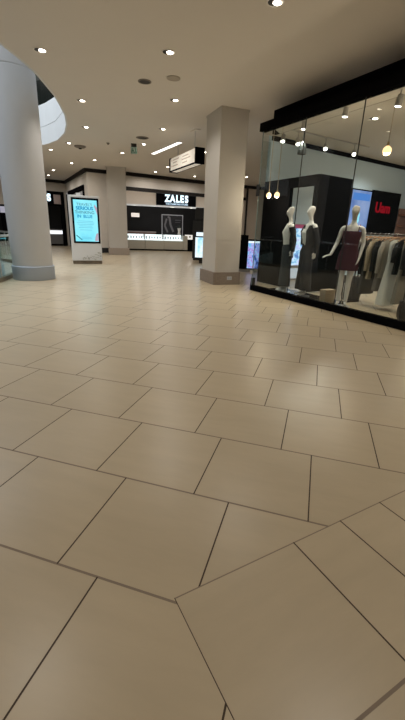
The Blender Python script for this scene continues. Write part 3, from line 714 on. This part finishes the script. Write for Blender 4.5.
for z, lab in ((2.25, 'upper black patch fitting on the shop glass corner'), (0.42, 'pale lower lock fitting on the shop glass corner')):
    t = thing('patch_fitting', lab, 'door fitting', (C0.x + 0.02, C0.y + 0.02, z), FA)
    obj('plate', MB().b2(-0.055, 0.055, -0.055, -0.035, -0.12 if z > 1 else -0.03, 0.12 if z > 1 else 0.05), M_blackm if z > 1 else M_chrome, t, bevel=0.003)
    obj('bolt', MB().cyl((0, -0.035, 0), (0, -0.01, 0), 0.02), M_chrome, t)

# black display podium in the window
t = tag(obj('window_podium', MB().prism([gf(0.12, 0.12), gf(2.18, 0.12), gf(2.12, 0.9), gf(2.05, 0.97), gf(-0.05, 0.97)], 0.0, 0.028), mat('podium_gloss', (0.012, 0.012, 0.013), 0.12)),
        'low glossy black podium under the window mannequins', 'podium')
# black fitting-room frame parallel to the glass
t = thing('partition_frame', 'tall black partition with an opening behind the two left mannequins', 'partition', (*gf(0, 0.99), 0), FA)
# local: x along the front, +y into the shop is -90deg => y = away from hall when rotated; n1 = left of e1
sgn = 1 if Vector((-e1.y, e1.x)).dot(n1) > 0 else -1
obj('left_panel', MB().b2(-1.14, -0.10, 0, sgn*0.10, 0.03, 2.6), M_black, t)
obj('lintel', MB().b2(-0.10, 0.745, 0, sgn*0.10, 2.385, 2.6), M_black, t)
obj('right_post', MB().b2(0.70, 0.80, 0, sgn*0.12, 0.03, 2.6), M_black, t)
pA = Vector(gf(0.79, 1.0)); 
pr = obj('right_panel', MB().ribbon([tuple(pA), tuple(pA + e2*1.15)], 0.10, 0.03, 2.6), M_black)
pr.parent = t; pr.matrix_parent_inverse = (Matrix.Translation((*gf(0, 0.99), 0)) @ Matrix.Rotation(FA, 4, 'Z')).inverted()

# posters on the back wall
M_lb3 = screen_mat('shelf_poster', [(0.30, (0.10, 0.16, 0.45)), (0.42, (0.25, 0.55, 0.85)), (0.50, (0.70, 0.88, 1.0)), (0.58, (0.60, 0.55, 0.95)), (0.66, (0.40, 0.80, 0.98))], 4.0, 1.0, 8.4, (1.0, 1.0, 1.8))
def back_thing(name, label, cat, s, off=0.0):
    return thing(name, label, cat, (*bf(s, off), 0), BA)
t = back_thing('light_box', 'glowing blue light box seen through the black partition opening', 'light box', 1.18, 0.02)
obj('housing', MB().b2(-0.05, 0.95, -0.12, 0, 0.0, 1.62), M_greyp, t)
obj('poster', MB().b2(0.0, 0.9, -0.13, -0.12, 0.45, 1.50), M_lb3, t)
obj('lower_panel', MB().b2(0.0, 0.9, -0.13, -0.12, 0.06, 0.36), mat('box_lower_white', (0.6, 0.63, 0.66), 0.5, emit=(0.7, 0.85, 1.0), es=0.30), t)
obj('header', MB().b2(0.2, 0.9, -0.13, -0.12, 1.50, 1.60), mat('box_header_red', (0.3, 0.05, 0.10), 0.5, emit=(0.5, 0.06, 0.2), es=0.3), t)
M_bluescr = screen_mat('blue_screen', [(0.3, (0.16, 0.26, 0.60)), (0.48, (0.30, 0.42, 0.76)), (0.62, (0.42, 0.52, 0.84)), (0.75, (0.48, 0.48, 0.76))], 1.3, 0.7, 3.3)
t = back_thing('video_screen', 'tall blue screen on the shop wall behind the burgundy dress mannequin', 'screen', 3.92, 0.01)
obj('bezel', MB().b2(-0.03, 1.06, -0.06, 0, 0.85, 2.78), M_black, t)
sc = obj('screen', MB().b2(0.0, 1.03, -0.068, -0.06, 0.88, 2.74), M_bluescr, t)
obj('top_glow', MB().b2(0.05, 0.98, -0.071, -0.068, 2.45, 2.66), glow('screen_blue_top', (0.12, 0.32, 0.85), 0.7), sc)
q = MB()
pts = [(0.40+0.17*math.cos(k*PI/8)*(1 if k % 2 else 0.85), -0.0715, 1.92+0.26*math.sin(k*PI/8)) for k in range(16)]
q.quad(pts); obj('face_picture', q, glow('screen_cyan', (0.35, 0.85, 1.0), 0.95), sc)
t = back_thing('sign_board', 'large black board with red lettering on the shop back wall', 'sign', 5.05, 0.01)
obj('board', MB().b2(0, 1.72, -0.06, 0, 1.42, 2.82), M_black, t)
M_red = glow('red_neon', (0.75, 0.012, 0.03), 0.30)
ob = text_mesh('lettering', 'Uam', 0.46, 0.008, M_red, t, (0.70, -0.07, 2.28), 0.012, stretch=1.05)
t = back_thing('wall_shelf', 'brown wooden wall shelf at the right edge of the glass shop', 'shelf', 6.9, 0.01)
obj('shelf_board', MB().b2(0, 2.2, -0.3, 0, 1.72, 1.78).b2(0, 2.2, -0.3, 0, 2.1, 2.15), M_wood, t)
obj('back_panel', MB().b2(0, 2.2, -0.03, 0, 1.0, 2.35), mat('shelf_back', (0.30, 0.17, 0.14), 0.6), t)

# spotlights on tracks
M_can2 = mat('spot_can_grey', (0.42, 0.40, 0.37), 0.45)
M_spotlens = glow('spot_lens', (1.0, 0.93, 0.80), 9)
def spot_fix(label, loc, aim, energy):
    t = thing('track_spotlight', label, 'spotlight', (loc[0], loc[1], 3.70), 0, 'track spotlights of the glass shop')
    z0 = loc[2] - 3.70
    obj('stem', MB().b2(-0.03, 0.03, -0.05, 0.05, -0.035, 0).cyl((0, 0, -0.03), (0, 0, z0 + 0.06), 0.012), M_can2, t)
    dv = (Vector(aim) - Vector(loc)).normalized()
    A = Vector((0, 0, z0)) - dv*0.07; B = Vector((0, 0, z0)) + dv*0.09
    obj('can', MB().cyl(A, B, 0.045, 0.055, 18), M_can2, t, True)
    obj('lens', MB().cyl(B, B + dv*0.006, 0.046, 0.046, 18), M_spotlens, t)
    l = bpy.data.lights.new('spot_beam', 'SPOT'); l.energy = energy; l.color = (1, 0.9, 0.75); l.spot_size = math.radians(75); l.spot_blend = 0.7; l.shadow_soft_size = 0.05
    o = bpy.data.objects.new('spot_beam', l); COL.objects.link(o); o.parent = t; o.location = B + dv*0.03
    o.rotation_euler = dv.to_track_quat('-Z', 'Y').to_euler()
    return t
for pa, pb, lab in (((1.62, 9.88), (4.4, 11.62), 'ceiling track along the back of the glass shop'), (gf(0.35, 0.55), gf(4.5, 0.55), 'ceiling track along the front of the glass shop')):
    pa, pb = Vector(pa), Vector(pb)
    tag(obj('light_track', MB().ribbon([tuple(pa), tuple(pb)], 0.035, 3.670, 3.699), M_can2), lab, 'light track')
spot_fix('track spotlight nearest the glass corner of the shop', (1.72, 9.97, 3.48), (1.4, 8.9, 1.2), TRACK_W)
spot_fix('track spotlight above the two left mannequins', (2.13, 10.23, 3.48), (2.0, 8.8, 1.2), TRACK_W)
spot_fix('track spotlight above the corner of the black partition', (2.95, 10.74, 3.48), (2.6, 8.0, 0.9), TRACK_W)
spot_fix('track spotlight above the tall blue screen', (3.9, 11.32, 3.48), (3.3, 8.0, 1.0), TRACK_W)
p = Vector(gf(0.65, 0.55)); spot_fix('grey spotlight left of the first glass joint', (p.x, p.y, 3.5), (1.9, 8.6, 0.0), TRACK_W)
p = Vector(gf(1.75, 0.55)); spot_fix('grey spotlight between the first and second glass joints', (p.x, p.y, 3.5), (2.3, 8.0, 0.0), TRACK_W)
p = Vector(gf(2.85, 0.55)); spot_fix('large bright spotlight right of the second glass joint', (p.x, p.y, 3.42), (2.78, 7.3, 0.5), TRACK_W)
o = copy_thing(p0, (2.70, 7.83, 3.70), 'flush downlight in the shop ceiling at the second glass joint'); o['group'] = 'flush downlights of the glass shop'
o = copy_thing(p0, (3.42, 9.02, 3.70), 'smaller flush downlight deeper in the shop ceiling right of the second joint'); o['group'] = 'flush downlights of the glass shop'
# pendants
M_bulb = mat('amber_glass_bulb', (0.9, 0.7, 0.45), 0.2, emit=(1.0, 0.62, 0.30), es=1.5)
M_fil = glow('filament', (1.0, 0.75, 0.42), 6)
M_brass = mat('brass_cap', (0.5, 0.36, 0.18), 0.35, metal=0.8)
M_cord = mat('pale_cord', (0.52, 0.42, 0.30), 0.7)
def pendant(label, x, y, z, r, power=14):
    t = thing('pendant_bulb', label, 'pendant lamp', (x, y, 3.70), 0, 'amber globe pendant bulbs')
    zz = z - 3.70
    obj('cord', MB().cyl((0, 0, 0), (0, 0, zz + r*1.7), 0.006), M_cord, t)
    obj('cap', MB().lathe([(0, r*1.9), (r*0.25, r*1.85), (r*0.3, r*1.2), (r*0.36, r*0.95)], c=(0, 0, zz)), M_brass, t, True)
    prof = [(max(0.0, r*math.sin(k*PI/12)), -r*math.cos(k*PI/12)) for k in range(0, 11)] + [(r*0.36, r*1.0)]
    obj('bulb', MB().lathe(prof, c=(0, 0, zz)), M_bulb, t, True)
    l = bpy.data.lights.new('bulb_glow', 'POINT'); l.energy = power; l.color = (1, 0.80, 0.58); l.shadow_soft_size = r
    o = bpy.data.objects.new('bulb_glow', l); COL.objects.link(o); o.parent = t; o.location = (0, 0, zz - r*1.25)
pendant('amber globe bulb nearest the glass corner, left of the close pair', 1.455, 9.70, 2.20, 0.062)
pendant('amber globe bulb of the close pair, the right one', 1.60, 9.40, 2.19, 0.062)
pendant('larger amber globe bulb hanging above the clothes rack', 3.27, 7.73, 2.86, 0.078, 30)
px_, py_ = gf(4.9, 1.1); pendant('added unseen amber globe bulb brightening the glass shop beyond the right edge', px_, py_, 2.86, 0.078, 60)  # this and the next pendant are added out of view to brighten the shop
pendant('added unseen amber globe bulb brightening the shop near its back wall', 6.9, 11.0, 2.86, 0.078, 60)
t = thing('pendant_lamp', 'dark bell-shaped pendant lamp at the first glass joint', 'pendant lamp', (1.96, 8.9, 3.70))
obj('cord', MB().cyl((0, 0, 0), (0, 0, -0.52), 0.006), M_blackm, t)
obj('lamp_shade', MB().lathe([(0.02, -0.50), (0.05, -0.53), (0.085, -0.62), (0.095, -0.74), (0.085, -0.74), (0.07, -0.62), (0.0, -0.55)]), mat('shade_dark', (0.05, 0.06, 0.06), 0.4), t, True)

# ------------------------------------------------------------------ mannequins
M_manq = mat('mannequin_white', (0.74, 0.72, 0.69), 0.45)
M_manh = mat('mannequin_head_stone', (0.46, 0.42, 0.36), 0.6, noise=0.1, nscale=30)
def skin_body(joints, edges, root, extra_sub=2):
    me = bpy.data.meshes.new('body'); bm = bmesh.new()
    lay = bm.verts.layers.skin.verify(); V = {}
    for k, (p, r) in joints.items():
        v = bm.verts.new(p); rr = r if isinstance(r, tuple) else (r, r)
        v[lay].radius = rr; v[lay].use_root = (k == root); V[k] = v
    for a, b in edges: bm.edges.new((V[a], V[b]))
    bm.to_mesh(me); bm.free()
    o = bpy.data.objects.new('body', me); COL.objects.link(o)
    sk = o.modifiers.new('skin', 'SKIN'); sk.use_smooth_shade = True
    try: sk.branch_smoothing = 0.6
    except Exception: pass
    ss = o.modifiers.new('sub', 'SUBSURF'); ss.levels = extra_sub; ss.render_levels = extra_sub
    dg = bpy.context.evaluated_depsgraph_get()
    m2 = bpy.data.meshes.new_from_object(o.evaluated_get(dg))
    bpy.data.objects.remove(o)
    return m2
def hand(J, E, side, wrist, direction, down, wname):
    """palm, four unequal fingers bent at the knuckles, and a thumb from the side of the palm"""
    w0 = Vector(wrist); d = Vector(direction).normalized(); dn = Vector(down).normalized(); ac = d.cross(dn).normalized()
    pk = side + 'palm'; J[pk] = (tuple(w0 + d*0.06), (0.030, 0.020)); E.append((wname, pk))
    for i, (off, ln) in enumerate(((-0.028, 0.066), (-0.010, 0.076), (0.010, 0.072), (0.028, 0.056))):
        b0 = w0 + d*0.085 + ac*off; b1 = b0 + d*ln*0.5 + dn*0.006; b2 = b1 + d*ln*0.45 + dn*0.02
        for nm, pp, r in (('a', b0, 0.0105), ('b', b1, 0.0095), ('c', b2, 0.008)): J[side + 'f%d%s' % (i, nm)] = (tuple(pp), r)
        E += [(pk, side + 'f%da' % i), (side + 'f%da' % i, side + 'f%db' % i), (side + 'f%db' % i, side + 'f%dc' % i)]
    b0 = w0 + d*0.035 - ac*0.034; b1 = b0 + d*0.032 - ac*0.016; b2 = b1 + d*0.03 + dn*0.006
    for nm, pp, r in (('ta', b0, 0.013), ('tb', b1, 0.011), ('tc', b2, 0.009)): J[side + nm] = (tuple(pp), r)
    E += [(pk, side + 'ta'), (side + 'ta', side + 'tb'), (side + 'tb', side + 'tc')]
def mannequin(label, loc, rz, armL, armR, hl, hr, head_mat, group, turn=0.0, sc=1.0, hs=1.0):
    """faces -Y; x to its own left is +X in local space"""
    t = thing('mannequin', label, 'mannequin', loc, rz, group)
    J = {'pelvis': ((0, 0, 0.98), (0.135, 0.095)), 'waist': ((0, -0.005, 1.14), (0.105, 0.075)), 'chest': ((0, -0.015, 1.33), (0.135, 0.095)), 'top': ((0, 0.01, 1.47), (0.10, 0.06)), 'neck': ((0, 0.012, 1.545), (0.048, 0.048)), 'neck2': ((0, 0.0, 1.60), (0.045, 0.045))}
    E = [('pelvis', 'waist'), ('waist', 'chest'), ('chest', 'top'), ('top', 'neck'), ('neck', 'neck2')]
    ct, st = math.sin(turn), math.cos(turn)
    def hd(f, z): return (f*ct, -f*st, z)
    J.update({'jaw': (hd(0.02, 1.645), (0.055, 0.062)), 'face': (hd(0.012, 1.70), (0.082*hs, 0.096*hs)), 'crown': (hd(-0.008, 1.775), (0.084*hs, 0.098*hs)), 'cap': (hd(-0.012, 1.835), (0.050, 0.056)), 'nose': (hd(0.108, 1.695), (0.012, 0.014))})
    E += [('neck2', 'jaw'), ('jaw', 'face'), ('face', 'crown'), ('crown', 'cap'), ('face', 'nose')]
    for s, sx, arm, hp in (('l', 1, armL, hl), ('r', -1, armR, hr)):
        J[s+'hip'] = ((sx*0.085, 0, 0.92), (0.092, 0.092)); J[s+'thigh'] = ((sx*0.085, -0.01, 0.72), (0.072, 0.075)); J[s+'knee'] = ((sx*0.075, -0.015, 0.50), (0.052, 0.055))
        J[s+'calf'] = ((sx*0.072, 0.012, 0.36), (0.050, 0.055)); J[s+'ankle'] = ((sx*0.07, 0.02, 0.10), (0.033, 0.038)); J[s+'heel'] = ((sx*0.07, 0.03, 0.055), (0.033, 0.033)); J[s+'toe'] = ((sx*0.082, -0.10, 0.032), (0.033, 0.022)); J[s+'tip'] = ((sx*0.085, -0.15, 0.028), (0.024, 0.016))
        E += [('pelvis', s+'hip'), (s+'hip', s+'thigh'), (s+'thigh', s+'knee'), (s+'knee', s+'calf'), (s+'calf', s+'ankle'), (s+'ankle', s+'heel'), (s+'heel', s+'toe'), (s+'toe', s+'tip')]
        sh, el, wr = arm
        J[s+'sh'] = (sh, (0.052, 0.052)); J[s+'up'] = (tuple((Vector(sh)*0.5 + Vector(el)*0.5)), (0.042, 0.042)); J[s+'el'] = (el, (0.036, 0.036)); J[s+'fo'] = (tuple(Vector(el)*0.6 + Vector(wr)*0.4), (0.034, 0.034)); J[s+'wr'] = (wr, (0.023, 0.026))
        E += [('top', s+'sh'), (s+'sh', s+'up'), (s+'up', s+'el'), (s+'el', s+'fo'), (s+'fo', s+'wr')]
        hand(J, E, s, wr, hp[0], hp[1], s+'wr')
    me = skin_body(J, E, 'pelvis')
    me.transform(Matrix.Diagonal((sc, sc, sc, 1)) @ Matrix.Translation((0, 0, 0.018)))
    me.materials.clear(); me.materials.append(M_manq); me.materials.append(head_mat)
    for p in me.polygons:
        p.use_smooth = True
        if p.center.z > 1.60*sc: p.material_index = 1
    b = bpy.data.objects.new('body', me); COL.objects.link(b); b.parent = t
    obj('base_plate', MB().lathe([(0, 0), (0.17, 0), (0.17, 0.012), (0.0, 0.018)]), M_chrome, t, True)
    obj('support_rod', MB().cyl((0.0, 0.06, 0.012), (0.0, 0.06, 0.45*sc), 0.009), M_chrome, t)
    return t
def leg_cloth(mb, sx, rings): mb.loft([(sx*x, y, z, rx, ry) for x, y, z, rx, ry in rings], 18)

gp = 'mannequins in the shop window'
PZ = 0.03
# burgundy dress mannequin
x, y = gf(1.0, 0.55); 
pm = (2.70, 7.25)
t = mannequin('white mannequin in a short burgundy dress, one hand held out', (pm[0], pm[1], 0.03), -0.42,
              ((0.178, 0.01, 1.435), (0.225, 0.03, 1.17), (0.19, -0.04, 0.93)), ((-0.178, 0.01, 1.435), (-0.245, 0.02, 1.17), (-0.325, -0.08, 0.95)),
              ((-0.15, -0.2, -1), (-1, 0, 0)), ((-0.80, -0.45, -0.20), (0.2, 0, -1)), M_manh, gp, turn=0.0, hs=1.22)
M_dress = mat('burgundy_cloth', (0.055, 0.009, 0.020), 0.8, bump=0.2, nscale=30)
obj('dress', MB().loft([(0, -0.01, 0.70, 0.205, 0.15, 0.02, 6), (0, -0.01, 0.80, 0.20, 0.145, 0.01, 6), (0, 0, 0.98, 0.185, 0.130), (0, -0.005, 1.12, 0.142, 0.108), (0, -0.01, 1.22, 0.145, 0.115), (0, -0.03, 1.34, 0.168, 0.130), (0, -0.025, 1.405, 0.162, 0.115)], 32), M_dress, t, True)
obj('shoulder_strap', MB().tube([(0.10, -0.12, 1.39), (0.115, -0.06, 1.49), (0.115, 0.03, 1.52), (0.10, 0.10, 1.40)], 0.008), M_dress, t, True)
obj('shoulder_strap', MB().tube([(-0.10, -0.12, 1.39), (-0.115, -0.06, 1.49), (-0.115, 0.03, 1.52), (-0.10, 0.10, 1.40)], 0.008), M_dress, t, True)

M_trs = mat('charcoal_trouser', (0.028, 0.034, 0.040), 0.8, bump=0.2, nscale=40)
M_jkt = mat('black_jacket', (0.008, 0.008, 0.010), 0.8, bump=0.15, nscale=40)
M_top = mat('white_top', (0.62, 0.62, 0.60), 0.8, bump=0.15, nscale=30)
def trousers(t, m, flare):
    q = MB()
    for sx in (1, -1):
        leg_cloth(q, sx, [(0.10, 0.0, 0.15, 0.070+flare, 0.09+flare), (0.095, 0.0, 0.30, 0.08+flare*0.8, 0.10+flare*0.7), (0.09, -0.005, 0.55, 0.082+flare*0.4, 0.095+flare*0.3), (0.088, 0, 0.80, 0.098, 0.112), (0.08, 0, 0.96, 0.105, 0.118), (0.03, 0, 1.02, 0.13, 0.118)])
    q.loft([(0, 0, 0.90, 0.175, 0.125), (0, 0, 1.02, 0.162, 0.120), (0, -0.002, 1.10, 0.135, 0.105)], 26)
    obj('trousers', q, m, t, True)
def sleeve(q, sh, el, wr, r):
    q.tube([Vector(sh) + Vector((0, 0, 0.015)), (Vector(sh)+Vector(el))/2, el, (Vector(el)+Vector(wr))/2, wr], [r*1.35, r*1.25, r*1.1, r, r*0.95], 14)
# two on the left
aL = ((0.185, 0.02, 1.44), (0.22, 0.10, 1.18), (0.20, 0.09, 0.94)); aR = ((-0.185, 0.02, 1.44), (-0.22, 0.10, 1.18), (-0.20, 0.09, 0.94))
hn = ((0.0, -0.2, -1), (-1, 0, 0)); hn2 = ((0.0, -0.2, -1), (1, 0, 0))
x1_, y1_ = 1.87, 8.86
t = mannequin('white mannequin in charcoal trousers with a dark jacket over its shoulders, nearest the glass corner', (x1_, y1_, 0.03), -1.65, aL, aR, hn, hn2, M_manq, gp, turn=0.0, sc=1.02)
trousers(t, M_trs, 0.035)
obj('top', MB().loft([(0, -0.005, 1.07, 0.138, 0.105), (0, -0.008, 1.18, 0.138, 0.108), (0, -0.03, 1.35, 0.160, 0.128), (0, -0.01, 1.46, 0.13, 0.095), (0, 0.0, 1.54, 0.066, 0.062)], 26), M_top, t, True)
q = MB(); sleeve(q, *aL, 0.048); sleeve(q, *aR, 0.048)
q.loft([(0, 0.055, 0.80, 0.20, 0.085), (0, 0.055, 1.1, 0.165, 0.085), (0, 0.055, 1.36, 0.19, 0.10), (0, 0.04, 1.49, 0.16, 0.07), (0, 0.035, 1.55, 0.07, 0.06)], 26)
obj('jacket', q, M_jkt, t, True)
obj('shoe', MB().loft([(0.083, -0.05, 0.02, 0.045, 0.13), (0.083, -0.05, 0.06, 0.042, 0.12), (0.075, 0.01, 0.12, 0.040, 0.055)], 18), M_top, t, True)
obj('shoe', MB().loft([(-0.083, -0.05, 0.02, 0.045, 0.13), (-0.083, -0.05, 0.06, 0.042, 0.12), (-0.075, 0.01, 0.12, 0.040, 0.055)], 18), M_top, t, True)
t = mannequin('white mannequin in black waistcoat and wide black trousers, beside the black partition post', (2.185, 8.33, 0.03), -1.35, aL, aR, hn, hn2, M_manq, gp, turn=0.0, sc=1.02)
trousers(t, M_jkt, 0.045)
obj('top', MB().loft([(0, -0.006, 1.13, 0.137, 0.106), (0, -0.008, 1.20, 0.14, 0.110), (0, -0.03, 1.35, 0.162, 0.130), (0, -0.02, 1.43, 0.14, 0.10)], 26), M_top, t, True)
q = MB()
for sx in (1, -1):
    q.loft([(sx*0.115, 0.0, 1.10, 0.05, 0.115), (sx*0.120, 0.0, 1.25, 0.05, 0.12), (sx*0.125, -0.01, 1.38, 0.055, 0.13), (sx*0.125, 0.0, 1.50, 0.05, 0.075)], 18)
obj('waistcoat', q, M_jkt, t, True)
q = MB(); sleeve(q, *aL, 0.046); obj('sleeve', q, M_jkt, t, True)
q = MB(); sleeve(q, *aR, 0.046); obj('sleeve', q, M_jkt, t, True)
obj('necklace', MB().tube([(0.06*math.sin(a_)*1.2, -0.03 - 0.085*math.cos(a_) if abs(math.cos(a_)) > 0 else 0, 1.42 - 0.12*max(0, math.cos(a_)) + 0.03) for a_ in [k*PI/10 - PI/2 for k in range(11)]], 0.006), M_brass, t, True)

# ------------------------------------------------------------------ clothes rack with garments
rk0, rk1 = Vector(gf(2.02, 1.2)), Vector(gf(3.60, 1.2)); rm = (rk0 + rk1)/2; RLn = (rk1 - rk0).length
t = thing('clothes_rack', 'dark metal clothes rack with a straight rail inside the glass shop', 'clothes rack', (rm.x, rm.y, 0), FA)
h = RLn/2
M_rack = mat('rack_metal', (0.06, 0.05, 0.05), 0.4, metal=0.6)
obj('rail', MB().tube([(-h - 0.06, 0, 1.40), (h + 0.06, 0, 1.40)], 0.014), M_rack, t, True)
for s in (-1, 1):
    obj('upright', MB().cyl((s*h, 0, 0.03), (s*h, 0, 1.40), 0.014), M_rack, t, True)
    obj('foot', MB().b2(s*h - 0.02, s*h + 0.02, -0.25, 0.25, 0.0, 0.03), M_rack, t)
M_hang = mat('wood_hanger', (0.42, 0.24, 0.13), 0.5)
def garment(kind, label, cat, s, z_hem, m, ln_sleeve=0.0, wide=0.20, flare=0.0, hem_wave=0.10):
    """hangs across the rail at distance s along it; local x = along the rail, y = across"""
    p = rk0 + e1 * s
    ha = math.radians(random.uniform(-6, 6))
    hg = thing('clothes_hanger', 'wooden hanger on the rail holding the ' + label[0], 'hanger', (p.x, p.y, 1.40), FA + ha, 'wooden hangers on the rack')
    obj('hook', MB().tube([(0, 0.014, -0.005), (0, 0.018, 0.012), (0, 0.0, 0.024), (0, -0.018, 0.012), (0, -0.012, -0.02), (0, 0, -0.05)], 0.0035, 8), M_chrome, hg, True)
    obj('shoulder_bar', MB().tube([(0, -0.20, -0.115), (0, -0.10, -0.065), (0, 0, -0.045), (0, 0.10, -0.065), (0, 0.20, -0.115)], [0.010, 0.012, 0.013, 0.012, 0.010], 10), M_hang, hg, True)
    g = thing(kind, label[1], cat, (p.x, p.y, 0), FA + ha, 'garments on the rack')
    q = MB(); tp = 1.315
    L = tp - z_hem
    rings = [(0, 0, z_hem, 0.045 + flare*0.3, wide*(0.95 + flare), hem_wave, 5), (0, 0, z_hem + L*0.3, 0.045 + flare*0.2, wide*(0.90 + flare*0.6), hem_wave*0.7, 5), (0, 0, z_hem + L*0.65, 0.042, wide*0.92, 0.04, 5), (0, 0, tp - 0.10, 0.045, wide*1.06), (0, 0, tp - 0.045, 0.038, wide*0.95), (0, 0, tp + 0.00, 0.024, wide*0.48)]
    q.loft(rings, 30); obj('body', q, m, g, True)
    if ln_sleeve:
        for sd in (-1, 1):
            obj('sleeve', MB().tube([(0, sd*wide*0.90, tp - 0.07), (0.01, sd*(wide + 0.045), tp - 0.20), (0.012, sd*(wide + 0.05), tp - ln_sleeve*0.6), (0.0, sd*(wide + 0.04), tp - ln_sleeve)], [0.045, 0.05, 0.045, 0.038], 12), m, g, True)
    return g
F = lambda n, c, r=0.85: mat(n, c, r, bump=0.25, nscale=25)
garment('blouse', ('pale grey blouse', 'pale grey blouse at the far left end of the rack'), 'blouse', 0.10, 0.72, F('cloth_pale_grey', (0.42, 0.40, 0.39)), 0.50)
garment('jacket', ('first black jacket', 'black jacket hanging right of the pale grey blouse'), 'jacket', 0.22, 0.62, F('cloth_black', (0.008, 0.008, 0.009)), 0.55)
garment('dress', ('dark patterned dress', 'long dark grey patterned dress between black jacket and sand cardigan'), 'dress', 0.32, 0.24, mat('cloth_patterned', (0.05, 0.048, 0.046), 0.9, noise=0.9, nscale=35), 0, 0.20, 0.1)
garment('cardigan', ('sand beige cardigan', 'sand beige cardigan between the two black jackets'), 'cardigan', 0.43, 0.55, F('cloth_sand', (0.42, 0.35, 0.24)), 0.6)
garment('jacket', ('second black jacket', 'longer black jacket hanging right of the sand beige cardigan'), 'jacket', 0.55, 0.56, F('cloth_black_soft', (0.008, 0.008, 0.008)), 0.6)
garment('skirt', ('ash grey skirt', 'ash grey skirt below the longer black jacket'), 'skirt', 0.62, 0.34, F('cloth_ash', (0.16, 0.145, 0.125)), 0, 0.17, 0.1)
garment('cardigan', ('grey beige cardigan', 'grey beige long-sleeved cardigan left of the long white dress'), 'cardigan', 0.70, 0.60, F('cloth_taupe', (0.36, 0.33, 0.28)), 0.62)
garment('dress', ('long white dress', 'long pale white dress reaching almost to the shop floor'), 'dress', 0.81, 0.10, F('cloth_white', (0.74, 0.76, 0.72)), 0, 0.16, 0.30)
garment('top', ('black top', 'black top hanging right of the long white dress'), 'top', 0.98, 0.70, F('cloth_black_top', (0.007, 0.007, 0.008)), 0.4, 0.20)
garment('skirt', ('long grey skirt', 'long grey skirt at the right end of the rack'), 'skirt', 1.09, 0.17, F('cloth_grey', (0.22, 0.205, 0.17)), 0, 0.19, 0.1)
garment('blouse', ('black blouse', 'black blouse at the right edge of the photo'), 'blouse', 1.21, 0.70, F('cloth_ink', (0.008, 0.008, 0.010)), 0.5)

# small things on the shop floor
t = thing('tote_bag', 'dark grey patterned tote bag on the floor behind the burgundy dress mannequin', 'bag', (3.24, 8.22, 0), FA)
obj('bag_body', MB().loft([(0, 0, 0.0, 0.22, 0.13), (0, 0, 0.2, 0.25, 0.15), (0, 0, 0.52, 0.24, 0.10)], 20), mat('patterned_cloth', (0.055, 0.052, 0.050), 0.8, noise=0.9, nscale=40), t, True)
obj('handle', MB().tube([(-0.12, 0, 0.50), (-0.09, 0, 0.68), (0, 0, 0.74), (0.09, 0, 0.68), (0.12, 0, 0.50)], 0.012), M_jkt, t, True)
t = thing('shoe_box', 'small tan box on the floor beside the burgundy dress mannequin', 'box', (2.52, 7.60, 0.03), FA)
obj('box_body', MB().b2(-0.08, 0.08, -0.13, 0.13, 0, 0.22), mat('tan_card', (0.30, 0.23, 0.15), 0.8), t, bevel=0.004)
obj('lid', MB().b2(-0.085, 0.085, -0.135, 0.135, 0.20, 0.27), mat('tan_card_lid', (0.34, 0.26, 0.17), 0.8), t, bevel=0.004)
t = thing('pouf', 'round dark pouf on the shop floor at the right edge of the photo', 'pouf', (*gf(3.82, 0.55), 0))
obj('cushion', MB().lathe([(0, 0.02), (0.17, 0.02), (0.21, 0.10), (0.22, 0.22), (0.20, 0.36), (0.14, 0.40), (0, 0.40)]), mat('pouf_cloth', (0.030, 0.022, 0.020), 0.8), t, True)
obj('piping', MB().tube([(0.205*math.cos(k*PI/12), 0.205*math.sin(k*PI/12), 0.36) for k in range(25)], 0.008), M_jkt, t, True)
obj('foot_ring', MB().lathe([(0, 0), (0.16, 0), (0.16, 0.02), (0, 0.02)]), M_rack, t)
# soft spots inside the glass shop: two at flush downlights, two deeper without fittings
for x, y, en in ((2.70, 7.83, 28), (3.42, 9.02, 55), (5.2, 9.5, 110), (5.5, 12.2, 110)):
    l = bpy.data.lights.new('shop_downlight_beam', 'SPOT'); l.energy = en; l.color = (1, 0.94, 0.85); l.spot_size = math.radians(140); l.spot_blend = 0.8; l.shadow_soft_size = 0.08
    o = bpy.data.objects.new('shop_downlight_beam', l); o.location = (x, y, 3.64); COL.objects.link(o)
